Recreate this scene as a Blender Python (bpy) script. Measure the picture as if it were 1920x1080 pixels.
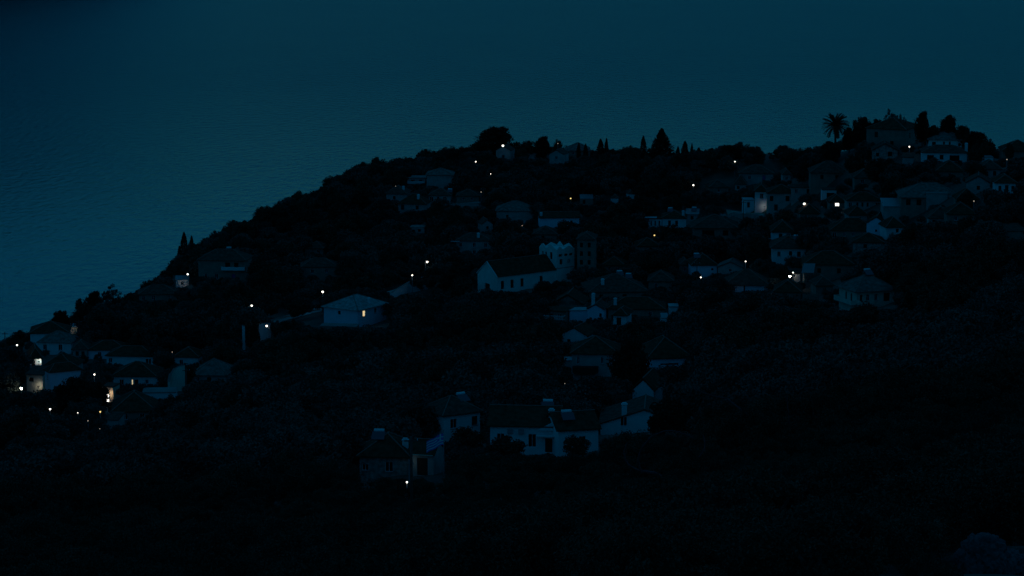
import bpy, math, random
import numpy as np
from mathutils import Vector
R = math.radians
random.seed(7); np.random.seed(7)
for o in list(bpy.data.objects): bpy.data.objects.remove(o)
SC = bpy.context.scene
COL = SC.collection

# ------------------------------------------------------------------ camera
CAM_Z = 300.0                     # metres above the sea
PITCH = R(9.5); F = 5000.0        # focal length in pixels of the 1920 px wide photograph
cam = bpy.data.cameras.new('camera'); cam_o = bpy.data.objects.new('camera', cam); COL.objects.link(cam_o)
cam.sensor_width = 36.0; cam.lens = 36.0 * F / 1920.0
cam.clip_start = 1.0; cam.clip_end = 90000.0
cam_o.location = (0, 0, CAM_Z); cam_o.rotation_euler = (R(90) - PITCH, 0, 0)
SC.camera = cam_o

# ------------------------------------------------------------------ sky: late dusk, the sun is below the horizon
world = bpy.data.worlds.new('World'); SC.world = world; world.use_nodes = True
nt = world.node_tree; nt.nodes.clear()
SUN_EL, SUN_ROT, SKY_STRENGTH = -1.0, -6.0, 0.10
sky = nt.nodes.new('ShaderNodeTexSky'); sky.sky_type = 'NISHITA'; sky.sun_disc = False
sky.sun_elevation = R(SUN_EL); sky.sun_rotation = R(SUN_ROT); sky.altitude = 300
sky.air_density = 1.0; sky.dust_density = 0.5; sky.ozone_density = 4.0
tint = nt.nodes.new('ShaderNodeMix'); tint.data_type = 'RGBA'; tint.blend_type = 'MULTIPLY'
tint.inputs['Factor'].default_value = 1.0
tint.inputs['B'].default_value = (0.13, 1.50, 1.42, 1)
bg = nt.nodes.new('ShaderNodeBackground'); bg.inputs['Strength'].default_value = SKY_STRENGTH
wo = nt.nodes.new('ShaderNodeOutputWorld')
nt.links.new(sky.outputs['Color'], tint.inputs['A'])
night = nt.nodes.new('ShaderNodeMix'); night.data_type = 'RGBA'; night.blend_type = 'ADD'; night.inputs['Factor'].default_value = 1.0
night.inputs['B'].default_value = (0.001, 0.34, 0.73, 1)      # even blue-hour light of the whole sky dome under the afterglow
nt.links.new(tint.outputs['Result'], night.inputs['A'])
nt.links.new(night.outputs['Result'], bg.inputs['Color'])
nt.links.new(bg.outputs[0], wo.inputs['Surface'])
vs = SC.view_settings
SC.display_settings.display_device = 'sRGB'
vs.view_transform = 'Standard'; vs.look = 'None'; vs.gamma = 1.0; vs.exposure = 0.0; vs.use_curve_mapping = False
SC.cycles.use_denoising = True
SC.cycles.max_bounces = 5; SC.cycles.diffuse_bounces = 3; SC.cycles.glossy_bounces = 2
SC.cycles.sample_clamp_indirect = 4.0

# ------------------------------------------------------------------ pixel <-> place
CP, SP = math.cos(PITCH), math.sin(PITCH)
def ray(u, v):
    x = (u - 960.0) / F; t = (540.0 - v) / F
    return np.array([x, CP + t * SP, -SP + t * CP])
def at(u, v, Y):
    d = ray(u, v); s = Y / d[1]
    return Vector((d[0] * s, Y, CAM_Z + d[2] * s))
def depth(x, y, z): return y * CP - (z - CAM_Z) * SP
def project(x, y, z):
    zr = z - CAM_Z
    f = y * CP - zr * SP; up = y * SP + zr * CP
    return 960 + F * x / f, 540 - F * up / f
def mpp(p): return depth(*p) / F          # metres for one photograph pixel at a place

# ------------------------------------------------------------------ mesh helpers
class MB:
    def __init__(s): s.v = []; s.f = []
    def quad(s, a, b, c, d):
        n = len(s.v); s.v += [tuple(a), tuple(b), tuple(c), tuple(d)]; s.f.append((n, n+1, n+2, n+3)); return s
    def tri(s, a, b, c):
        n = len(s.v); s.v += [tuple(a), tuple(b), tuple(c)]; s.f.append((n, n+1, n+2)); return s
    def poly(s, pts):
        n = len(s.v); s.v += [tuple(p) for p in pts]; s.f.append(tuple(range(n, n+len(pts)))); return s
    def box(s, x0, x1, y0, y1, z0, z1):
        n = len(s.v)
        s.v += [(x0,y0,z0),(x1,y0,z0),(x1,y1,z0),(x0,y1,z0),(x0,y0,z1),(x1,y0,z1),(x1,y1,z1),(x0,y1,z1)]
        for q in ((3,2,1,0),(4,5,6,7),(0,1,5,4),(1,2,6,5),(2,3,7,6),(3,0,4,7)): s.f.append(tuple(n+i for i in q))
        return s
    def hexa(s, p):                      # 8 corners, bottom four then top four
        n = len(s.v); s.v += [tuple(q) for q in p]
        for q in ((3,2,1,0),(4,5,6,7),(0,1,5,4),(1,2,6,5),(2,3,7,6),(3,0,4,7)): s.f.append(tuple(n+i for i in q))
        return s
    def tube(s, pts, rad, seg=6, cap=True):
        pts = [Vector(p) for p in pts]; n0 = len(s.v)
        if not hasattr(rad, '__len__'): rad = [rad] * len(pts)
        for i, p in enumerate(pts):
            d = (pts[min(i+1, len(pts)-1)] - pts[max(i-1, 0)])
            if d.length < 1e-9: d = Vector((0,0,1))
            d.normalize()
            a = d.cross(Vector((0,0,1)) if abs(d.z) < .9 else Vector((1,0,0))).normalized(); b = d.cross(a)
            for k in range(seg):
                t = 2*math.pi*k/seg
                s.v.append(tuple(p + (a*math.cos(t) + b*math.sin(t)) * rad[i]))
        for i in range(len(pts)-1):
            for k in range(seg):
                k2 = (k+1) % seg
                s.f.append((n0+i*seg+k, n0+i*seg+k2, n0+(i+1)*seg+k2, n0+(i+1)*seg+k))
        if cap:
            s.f.append(tuple(n0+k for k in range(seg))[::-1])
            s.f.append(tuple(n0+(len(pts)-1)*seg+k for k in range(seg)))
        return s
    def ball(s, c, r, seg=10, ring=7, sz=1.0):
        n0 = len(s.v); c = Vector(c)
        for i in range(ring+1):
            ph = math.pi*i/ring
            for k in range(seg):
                t = 2*math.pi*k/seg
                s.v.append((c.x+r*math.sin(ph)*math.cos(t), c.y+r*math.sin(ph)*math.sin(t), c.z+r*sz*math.cos(ph)))
        for i in range(ring):
            for k in range(seg):
                k2 = (k+1) % seg
                s.f.append((n0+i*seg+k, n0+(i+1)*seg+k, n0+(i+1)*seg+k2, n0+i*seg+k2))
        return s
    def mesh(s, name, mat, smooth=False):
        me = bpy.data.meshes.new(name); me.from_pydata(s.v, [], s.f)
        if mat: me.materials.append(mat)
        if smooth: me.polygons.foreach_set('use_smooth', [True]*len(me.polygons))
        me.update(); return me
    def build(s, name, mat, parent=None, smooth=False):
        return link(name, s.mesh(name, mat, smooth), parent)
def link(name, data, parent=None):
    o = bpy.data.objects.new(name, data); COL.objects.link(o)
    if parent: o.parent = parent
    return o
def tag(o, label=None, cat=None, group=None, kind=None):
    if label: o['label'] = label
    if cat: o['category'] = cat
    if group: o['group'] = group
    if kind: o['kind'] = kind
    return o
def empty(name, loc, rz=0.0):
    o = link(name, None); o.location = loc; o.rotation_euler = (0, 0, rz); o.empty_display_size = .5
    return o

# ------------------------------------------------------------------ materials
def mat(name, col, rough=.85, var=.12, scale=1.5, bump=0.0, spec=.3, objvar=0.0, metal=0.0):
    m = bpy.data.materials.new(name); m.use_nodes = True; t = m.node_tree; b = t.nodes['Principled BSDF']
    b.inputs['Roughness'].default_value = rough; b.inputs['Specular IOR Level'].default_value = spec
    b.inputs['Metallic'].default_value = metal
    tc = t.nodes.new('ShaderNodeTexCoord'); nz = t.nodes.new('ShaderNodeTexNoise')
    nz.inputs['Scale'].default_value = scale; nz.inputs['Detail'].default_value = 5
    t.links.new(tc.outputs['Object'], nz.inputs['Vector'])
    mp = t.nodes.new('ShaderNodeMapRange'); mp.inputs['From Min'].default_value = .25; mp.inputs['From Max'].default_value = .75
    mp.inputs['To Min'].default_value = 1-var*1.6; mp.inputs['To Max'].default_value = 1+var
    t.links.new(nz.outputs['Fac'], mp.inputs['Value'])
    val = mp.outputs['Result']
    if objvar:
        oi = t.nodes.new('ShaderNodeObjectInfo'); m2 = t.nodes.new('ShaderNodeMapRange')
        m2.inputs['To Min'].default_value = 1-objvar; m2.inputs['To Max'].default_value = 1+objvar
        t.links.new(oi.outputs['Random'], m2.inputs['Value'])
        mm = t.nodes.new('ShaderNodeMath'); mm.operation = 'MULTIPLY'
        t.links.new(val, mm.inputs[0]); t.links.new(m2.outputs['Result'], mm.inputs[1]); val = mm.outputs[0]
    mx = t.nodes.new('ShaderNodeVectorMath'); mx.operation = 'SCALE'; mx.inputs[0].default_value = col
    t.links.new(val, mx.inputs['Scale']); t.links.new(mx.outputs[0], b.inputs['Base Color'])
    if bump:
        bp = t.nodes.new('ShaderNodeBump'); bp.inputs['Strength'].default_value = bump; bp.inputs['Distance'].default_value = .05
        n2 = t.nodes.new('ShaderNodeTexNoise'); n2.inputs['Scale'].default_value = scale*6; n2.inputs['Detail'].default_value = 4
        t.links.new(tc.outputs['Object'], n2.inputs['Vector'])
        t.links.new(n2.outputs['Fac'], bp.inputs['Height']); t.links.new(bp.outputs['Normal'], b.inputs['Normal'])
    return m
def emit(name, col, strength):
    m = bpy.data.materials.new(name); m.use_nodes = True; t = m.node_tree; t.nodes.clear()
    e = t.nodes.new('ShaderNodeEmission'); e.inputs['Color'].default_value = (*col, 1); e.inputs['Strength'].default_value = strength
    o = t.nodes.new('ShaderNodeOutputMaterial'); t.links.new(e.outputs[0], o.inputs['Surface']); return m
def roof_mat(name, col):
    m = mat(name, col, .9, .35, 1.2, 0, .06)
    t = m.node_tree; b = t.nodes['Principled BSDF']
    tc = t.nodes.new('ShaderNodeTexCoord'); w = t.nodes.new('ShaderNodeTexWave'); w.wave_type = 'BANDS'; w.bands_direction = 'X'
    w.inputs['Scale'].default_value = 1.2; w.inputs['Distortion'].default_value = .6
    bp = t.nodes.new('ShaderNodeBump'); bp.inputs['Strength'].default_value = .5; bp.inputs['Distance'].default_value = .06
    t.links.new(tc.outputs['Object'], w.inputs['Vector']); t.links.new(w.outputs['Fac'], bp.inputs['Height'])
    t.links.new(bp.outputs['Normal'], b.inputs['Normal']); return m
M = dict(
    white=mat('white_plaster', (.72,.74,.76), .9, .10, .5, .2),
    blue=mat('blue_white_paint', (.60,.72,.84), .9, .08, .5, .1),
    cream=mat('cream_plaster', (.62,.60,.50), .9, .12, .5, .2),
    grey=mat('grey_plaster', (.38,.38,.36), .9, .2, .6, .3),
    stone=mat('rubble_stone', (.32,.31,.28), .95, .5, 1.6, .6),
    lime=mat('limewash', (.72,.76,.72), .9, .10, .5, .2), pale2=roof_mat('pale_cement_tile', (.34,.37,.36)), lane=mat('worn_pale_concrete', (.36,.36,.34), .9, .2, .3, .2),
    dim=mat('ochre_plaster', (.24,.22,.18), .9, .2, .6, .3),
    tile=roof_mat('terracotta_tile', (.14,.055,.034)),
    tile2=roof_mat('weathered_tile', (.11,.078,.06)),
    pale=roof_mat('lichened_grey_tile', (.17,.17,.15)),
    sheet=mat('pale_metal_sheet', (.27,.28,.29), .5, .1, .6, 0, .5),
    ridge=mat('ridge_mortar', (.20,.16,.13), .9, .2, 2),
    glass=mat('dark_glass', (.010,.012,.014), .12, .1, 1, 0, .5),
    wood=mat('dark_shutter_wood', (.03,.026,.022), .7, .2, 2),
    bluewood=mat('blue_painted_wood', (.04,.10,.30), .7, .2, 2),
    metal=mat('galvanised_metal', (.25,.26,.27), .5, .1, 2, 0, .5),
    tank=mat('white_enamel', (.72,.75,.78), .35, .05, 1, 0, .5),
    panel=mat('solar_glass', (.05,.06,.08), .12, .05, 1, 0, .6),
    concrete=mat('concrete', (.24,.235,.22), .9, .2, .4, .2),
    asphalt=mat('asphalt', (.06,.06,.058), .9, .2, .3, .2),
    bark=mat('bark', (.10,.085,.07), .95, .3, 3, .5),
    palebark=mat('pale_bark', (.07,.068,.07), .95, .3, 5, .6),
    olive=mat('olive_leaves', (.080,.098,.080), .8, .25, .5, 0, .1, .4),
    leaf=mat('dark_green_leaves', (.045,.064,.042), .8, .25, .5, 0, .15, .3),
    cyp=mat('cypress_leaves', (.025,.036,.024), .85, .25, .5, 0, .1, .2),
    rock=mat('pale_limestone', (.10,.105,.11), .95, .3, .8, .8),
    lamp=emit('street_lamp_light', (1.0,.97,.82), 3.0),
    bright=emit('bright_lamp_light', (1.0,.97,.84), 26.0),
    soft=emit('soft_lamp_light', (1.0,.88,.68), .45),
    yellow=emit('yellow_lamp_light', (1.0,.74,.25), 1.3),
    flood2=emit('mid_floodlight_glass', (.93,1.0,.95), 15.0), floodm=emit('dim_floodlight_glass', (1.0,.97,.80), 7.0), faint=emit('faint_lantern_glass', (.75,1.0,.85), 2.2), flood=emit('floodlight_glass', (1.0,.92,.72), 30.0), floodw=emit('cool_floodlight_glass', (.9,1.0,.86), 42.0), floodo=emit('warm_floodlight_glass', (1.0,.66,.40), 40.0),
    lit=emit('lit_window', (1.0,.80,.42), 1.0),
    litw=emit('bright_lit_window', (1.0,.94,.84), 2.6),
)

# ------------------------------------------------------------------ terrain: heights through surveyed points
CTRL = [ # u, v, distance
 (960,1080,190),(960,980,270),(960,900,330),(960,830,385),(960,760,455),(960,700,530),(960,620,630),(960,548,715),(960,480,790),(960,420,855),(960,350,935),
 (480,1080,215),(480,980,300),(480,880,400),(480,780,505),(480,700,590),(480,620,680),(480,540,770),(480,480,835),
 (0,1080,240),(0,980,335),(0,880,440),(0,790,540),(100,740,605),(250,725,625),(150,660,672),(330,560,765),(300,640,690),
 (700,640,640),(700,560,730),(700,450,850),(700,380,935),(820,340,980),
 (1250,1080,165),(1250,960,255),(1250,860,340),(1250,760,440),(1250,680,525),(1250,600,620),(1250,520,715),(1250,430,815),(1250,350,930),
 (1450,1080,145),(1450,940,245),(1450,800,370),(1450,680,490),(1450,600,585),(1450,520,675),(1450,450,745),(1450,380,815),(1450,320,880),
 (1650,1080,125),(1650,920,230),(1650,780,345),(1650,680,440),(1650,575,565),(1650,500,625),(1650,420,675),(1650,350,715),
 (1900,1080,108),(1900,900,215),(1900,760,320),(1900,650,410),(1900,560,490),(1900,450,570),(1900,380,615),(1900,320,660),
]
CREST = [(-120,675,670),(20,652,690),(100,632,715),(200,594,760),(250,574,780),(320,524,828),(350,490,850),(400,474,862),(480,436,888),(560,398,930),(620,370,965),(700,338,1000),
 (800,320,1022),(880,308,1030),(960,304,1030),(1060,304,1022),(1150,306,1012),(1250,306,995),(1350,300,945),(1450,294,875),(1540,288,810),(1610,276,772),(1700,270,745),(1780,272,735),(1850,294,730),(1930,303,705),(2060,310,690)]
pts = []
for u, v, Y in CTRL + CREST:
    p = at(u, v, Y); pts.append((p.x, p.y, p.z))
for u, v, Y in CREST:
    p = at(u, v, Y)
    k = (Y + 55) / Y; pts.append((p.x*k, p.y*k, p.z - 16))
    k = (Y + 190) / Y; pts.append((p.x*k, p.y*k, p.z - 80))
    k = (Y + 420) / Y; pts.append((p.x*k, p.y*k, -12))
    k = (Y + 700) / Y; pts.append((p.x*k, p.y*k, -40))
pts += [(0,0,CAM_Z-7),(-60,20,CAM_Z-14),(60,20,CAM_Z-4),(40,90,CAM_Z-26),(-40,90,CAM_Z-34),(-200,300,CAM_Z-88),(180,200,CAM_Z-50),(260,400,CAM_Z-70),(-250,500,CAM_Z-125)]
P = np.array(pts); TX, TY = P[:,0]/300.0, P[:,1]/300.0
def U(r2): return np.where(r2 > 1e-12, r2*np.log(np.maximum(r2, 1e-12)), 0.0)
n = len(P); A = np.zeros((n+3, n+3))
A[:n,:n] = U((TX[:,None]-TX[None])**2 + (TY[:,None]-TY[None])**2) + np.eye(n)*1e-4
A[:n,n] = 1; A[:n,n+1] = TX; A[:n,n+2] = TY; A[n:,:n] = A[:n,n:].T
W = np.linalg.solve(A, np.concatenate([P[:,2], np.zeros(3)]))
def ground(x, y):
    x = np.atleast_1d(np.asarray(x, float)); y = np.atleast_1d(np.asarray(y, float))
    out = np.empty(len(x))
    for i in range(0, len(x), 4000):
        a, b = x[i:i+4000]/300, y[i:i+4000]/300
        out[i:i+4000] = U((a[:,None]-TX[None])**2 + (b[:,None]-TY[None])**2) @ W[:n] + W[n] + W[n+1]*a + W[n+2]*b
    return out
_Y = np.linspace(95, 1150, 1500)
def place(u, v, H=0.0):
    """the spot of ground (raised by H) that pixel u, v looks at"""
    d = ray(u, v); s = _Y / d[1]; x = d[0]*s; z = CAM_Z + d[2]*s
    g = ground(x, _Y) + H
    k = np.where(z <= g)[0]
    if len(k) == 0: i = int(np.argmin(np.where(_Y > 300, z - g, 1e9))); Y = _Y[i]
    else:
        i = k[0]; a, b = z[i-1]-g[i-1], z[i]-g[i]
        Y = _Y[i-1] + (_Y[i]-_Y[i-1]) * a/(a-b+1e-9)
    p = at(u, v, float(Y)); return Vector((p.x, p.y, p.z))

NA, NR = 260, 330
ang = np.linspace(-.42, .42, NA); rr = 8 + 1800*np.linspace(0, 1, NR)**1.25
AA, RR = np.meshgrid(ang, rr, indexing='ij')
XX = (AA*(RR+60)).ravel(); YY = RR.ravel(); ZZ = ground(XX, YY)
ZZ = ZZ + .35*np.sin(XX*.21+1.3*np.sin(YY*.13))*np.sin(YY*.17) + .2*np.sin(XX*.53+YY*.4)
fa = []
for i in range(NA-1):
    for j in range(NR-1):
        a = i*NR+j; fa.append((a, a+NR, a+NR+1, a+1))
me = bpy.data.meshes.new('hillside'); me.from_pydata(np.stack([XX,YY,ZZ],1).tolist(), [], fa)
me.polygons.foreach_set('use_smooth', [True]*len(me.polygons))
me.materials.append(mat('dry_grass_and_earth', (.11,.105,.085), .95, .5, .06, .5))
tag(link('hillside', me), 'dark scrubby hillside the village stands on', kind='structure')

# ------------------------------------------------------------------ sea and the far shore
m = bpy.data.materials.new('evening_sea'); m.use_nodes = True; t = m.node_tree; b = t.nodes['Principled BSDF']
b.inputs['Base Color'].default_value = (.004,.016,.024,1); b.inputs['Roughness'].default_value = .16; b.inputs['IOR'].default_value = 1.34
geo = t.nodes.new('ShaderNodeNewGeometry')
def sea_noise(sx, sy, det):
    mp = t.nodes.new('ShaderNodeMapping'); mp.inputs['Scale'].default_value = (sx, sy, 1)
    nz = t.nodes.new('ShaderNodeTexNoise'); nz.inputs['Scale'].default_value = 1; nz.inputs['Detail'].default_value = det; nz.inputs['Roughness'].default_value = .6
    t.links.new(geo.outputs['Position'], mp.inputs['Vector']); t.links.new(mp.outputs[0], nz.inputs['Vector']); return nz
n1 = sea_noise(.13, .058, 4); n2 = sea_noise(.006, .0022, 3)
b1 = t.nodes.new('ShaderNodeBump'); b1.inputs['Strength'].default_value = 1.0; b1.inputs['Distance'].default_value = 4.5
b2 = t.nodes.new('ShaderNodeBump'); b2.inputs['Strength'].default_value = 1.0; b2.inputs['Distance'].default_value = 10.0
sep = t.nodes.new('ShaderNodeSeparateXYZ'); t.links.new(geo.outputs['Position'], sep.inputs[0])
calm = t.nodes.new('ShaderNodeMapRange'); calm.interpolation_type = 'SMOOTHSTEP'      # sheltered water under the coast is calmer
calm.inputs['From Min'].default_value = 1700; calm.inputs['From Max'].default_value = 3600
calm.inputs['To Min'].default_value = .14; calm.inputs['To Max'].default_value = 1.0
t.links.new(sep.outputs['Y'], calm.inputs['Value'])
rgh = t.nodes.new('ShaderNodeMapRange'); rgh.inputs['From Min'].default_value = .14; rgh.inputs['To Min'].default_value = .10; rgh.inputs['To Max'].default_value = .25
t.links.new(calm.outputs[0], rgh.inputs['Value']); t.links.new(rgh.outputs[0], b.inputs['Roughness'])
for bb, dd in ((b1, 5.2), (b2, 6.0)):
    mm = t.nodes.new('ShaderNodeMath'); mm.operation = 'MULTIPLY'; mm.inputs[1].default_value = dd
    t.links.new(calm.outputs[0], mm.inputs[0]); t.links.new(mm.outputs[0], bb.inputs['Distance'])
t.links.new(n2.outputs['Fac'], b2.inputs['Height']); t.links.new(n1.outputs['Fac'], b1.inputs['Height'])
t.links.new(b2.outputs['Normal'], b1.inputs['Normal']); t.links.new(b1.outputs['Normal'], b.inputs['Normal'])
mb = MB(); mb.quad((-40000,200,0),(40000,200,0),(40000,80000,0),(-40000,80000,0))
tag(mb.build('sea', m), 'calm blue evening sea behind the village', kind='structure')

fx = np.linspace(-7000, -800, 60); mbv = []; mbf = []
for i, x in enumerate(fx):
    e = min(1, (-800-x)/750.0)
    top = (60 + 640*e)*(1+.25*math.sin(x*.0013)+.12*math.sin(x*.0045))
    y0 = 5150 + 250*math.sin(x*.0011) + 500*(1-e)
    for j, (dy, hh) in enumerate(((0,-5),(60,.08),(400,.5),(900,1.0),(1800,.7),(2600,-.05))):
        mbv.append((x, y0+dy, top*hh if hh > -1 else -5))
for i in range(len(fx)-1):
    for j in range(5):
        a = i*6+j; mbf.append((a, a+6, a+7, a+1))
me = bpy.data.meshes.new('far_hills'); me.from_pydata(mbv, [], mbf); me.materials.append(mat('far_scrub', (.05,.055,.04), .95, .3, .004))
tag(link('far_hills', me), 'dark far shore at the top of the picture', kind='structure')
# ------------------------------------------------------------------ houses
FLOODS = []
CLEAR = []      # picture boxes that trees standing nearer must not cover
FOOT = []       # footprints no tree may stand in
SHARED = {}
def cached(key, fn):
    if key not in SHARED: SHARED[key] = fn()
    return SHARED[key]

def facade(mb, p0, p1, z0, z1, holes, rec=.14):
    p0, p1 = Vector((*p0, 0)), Vector((*p1, 0)); L = (p1-p0).length; d = (p1-p0)/L; nrm = Vector((d.y, -d.x, 0))
    def pt(x, z, k=0): return p0 + d*x - nrm*k + Vector((0,0,z))
    xs = sorted({0, L, *[h[0] for h in holes], *[h[1] for h in holes]}); zs = sorted({z0, z1, *[h[2] for h in holes], *[h[3] for h in holes]})
    for i in range(len(xs)-1):
        for j in range(len(zs)-1):
            cx, cz = (xs[i]+xs[i+1])/2, (zs[j]+zs[j+1])/2
            if any(h[0] < cx < h[1] and h[2] < cz < h[3] for h in holes): continue
            mb.quad(pt(xs[i],zs[j]), pt(xs[i+1],zs[j]), pt(xs[i+1],zs[j+1]), pt(xs[i],zs[j+1]))
    for a, b, c, e in holes:
        for q in (((a,c),(b,c)), ((b,c),(b,e)), ((b,e),(a,e)), ((a,e),(a,c))):
            (x0,y0),(x1,y1) = q
            mb.quad(pt(x0,y0,rec), pt(x1,y1,rec), pt(x1,y1), pt(x0,y0))
    return pt, nrm

def window_mesh(w, h, kind):
    def frame():
        mb = MB(); t = .07
        mb.box(-w/2, w/2, 0, .06, 0, t); mb.box(-w/2, w/2, 0, .06, h-t, h)
        mb.box(-w/2, -w/2+t, .002, .058, t, h-t); mb.box(w/2-t, w/2, .002, .058, t, h-t)
        if kind in ('w', 'lit', 'litw', 's'): mb.box(-.03, .03, .002, .058, t, h-t)
        return mb.mesh('window', M['tank'] if kind in ('w','lit','litw') else M['wood'])
    return cached(('win', round(w,2), round(h,2), kind), frame)
def pane_mesh(w, h, kind):
    mm = {'lit':'lit','litw':'litw','w':'glass','s':'wood','d':'wood','b':'bluewood','v':'glass'}[kind]
    def f():
        mb = MB(); mb.box(-w/2+.07, w/2-.07, .03, .05, .07, h-.07); return mb.mesh('pane', M[mm])
    return cached(('pane', round(w,2), round(h,2), kind), f)

def add_roof(par, w, d, h, kind, rise, rm, over, chim, heat, caps=True):
    """roof with eaves, then its ridge caps, chimneys and solar heaters"""
    mb = MB(); x0, x1, y0, y1 = -w/2-over, w/2+over, -over, d+over; z = h+.01; th = .16
    W_, D_ = x1-x0, y1-y0; cy, cx = (y0+y1)/2, 0.0
    ridge = []
    if kind == 'flat':
        mb.box(x0, x1, y0, y1, z, z+.22); zf = lambda x, y: z+.22
    elif kind == 'shed':
        mb.hexa([(x0,y0,z),(x1,y0,z),(x1,y1,z+rise),(x0,y1,z+rise),(x0,y0,z+th),(x1,y0,z+th),(x1,y1,z+rise+th),(x0,y1,z+rise+th)])
        zf = lambda x, y: z+th+rise*(y-y0)/D_
    else:
        if kind == 'hip':
            if W_ >= D_: a, b = (x0+D_/2, cy), (x1-D_/2, cy)
            else: a, b = (cx, y0+W_/2), (cx, y1-W_/2)
            half = min(W_, D_)/2
            zf = lambda x, y: z+th+rise*max(0, min(1, min(x-x0, x1-x, y-y0, y1-y)/half))
            ridge = [(a,b)] if (a[0]-b[0])**2+(a[1]-b[1])**2 > .01 else []
            ends = [((x0,y0),a),((x1,y1),b)] + ([((x0,y1),a),((x1,y0),b)] if W_ >= D_ else [((x1,y0),a),((x0,y1),b)])
        elif kind == 'gx':
            a, b = (x0, cy), (x1, cy); zf = lambda x, y: z+th+rise*(1-abs(y-cy)/(D_/2)); ends = []; ridge = [(a,b)]
        else:
            a, b = (cx, y0), (cx, y1); zf = lambda x, y: z+th+rise*(1-abs(x)/(W_/2)); ends = []; ridge = [(a,b)]
        zt = z+th+rise
        c = [(x0,y0,z+th),(x1,y0,z+th),(x1,y1,z+th),(x0,y1,z+th)]; cb = [(x0,y0,z),(x1,y0,z),(x1,y1,z),(x0,y1,z)]
        A, B = (*a, zt), (*b, zt)
        if kind == 'hip' and W_ >= D_ or kind == 'gx':
            mb.quad(c[0],c[1],B,A); mb.quad(c[2],c[3],A,B); mb.tri(c[1],c[2],B); mb.tri(c[3],c[0],A)
        else:
            mb.tri(c[0],c[1],A); mb.tri(c[2],c[3],B); mb.quad(c[1],c[2],B,A); mb.quad(c[3],c[0],A,B)
        for i in range(4): mb.quad(cb[i], cb[(i+1)%4], c[(i+1)%4], c[i])
        mb.quad(cb[3], cb[2], cb[1], cb[0])
        if kind in ('gx','gy'):        # open the gable ends: slabs instead of a solid
            mb = MB()
            if kind == 'gx':
                for ya, s in ((y0,1),(y1,-1)):
                    mb.hexa([(x0,ya,z),(x1,ya,z),(x1,cy,z+rise),(x0,cy,z+rise),(x0,ya,z+th),(x1,ya,z+th),(x1,cy,zt),(x0,cy,zt)])
            else:
                for xa in (x0, x1):
                    mb.hexa([(xa,y0,z),(cx,y0,z+rise),(cx,y1,z+rise),(xa,y1,z),(xa,y0,z+th),(cx,y0,zt),(cx,y1,zt),(xa,y1,z+th)])
        
    ro = mb.build('roof', rm, par)
    if caps and kind in ('hip','gx','gy'):
        for a_, b_ in ridge: MB().tube([(*a_, zt+.02), (*b_, zt+.02)], .11, 5).build('ridge_cap', M['ridge'], ro)
        for e0, e1 in ends:
            MB().tube([(*e0, z+th+.02), (*e1, zt+.02)], .10, 5).build('ridge_cap', M['ridge'], ro)
    for (fx, fy, ch) in chim:
        x, y = fx*w/2, fy*d; zb = zf(x, y)
        m_ = MB(); m_.box(x-.38, x+.38, y-.3, y+.3, zb-.6, zb+ch); m_.box(x-.46, x+.46, y-.38, y+.38, zb+ch+.003, zb+ch+.1)
        m_.box(x-.3, x+.3, y-.22, y+.22, zb+ch+.103, zb+ch+.3); m_.build('chimney', M['white'], ro)
    for (fx, fy) in heat:
        x, y = fx*w/2, fy*d; zb = zf(x, y)
        m_ = MB(); m_.tube([(x-.7, y+.5, zb+1.1), (x+.7, y+.5, zb+1.1)], .26, 10); m_.build('solar_tank', M['tank'], ro, True)
        m_ = MB(); m_.hexa([(x-.9,y-1.1,zb+.15),(x+.9,y-1.1,zb+.15),(x+.9,y+.3,zb+.95),(x-.9,y+.3,zb+.95),(x-.9,y-1.13,zb+.23),(x+.9,y-1.13,zb+.23),(x+.9,y+.27,zb+1.03),(x-.9,y+.27,zb+1.03)])
        m_.build('solar_panel', M['panel'], ro)
        m_ = MB()
        m_.tube([(x-.7,y+.5,zb-.3),(x-.7,y+.5,zb+.85),(x+.7,y+.5,zb+.85),(x+.7,y+.5,zb-.3)], .04, 4)
        m_.build('heater_stand', M['metal'], ro)
    return ro

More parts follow.
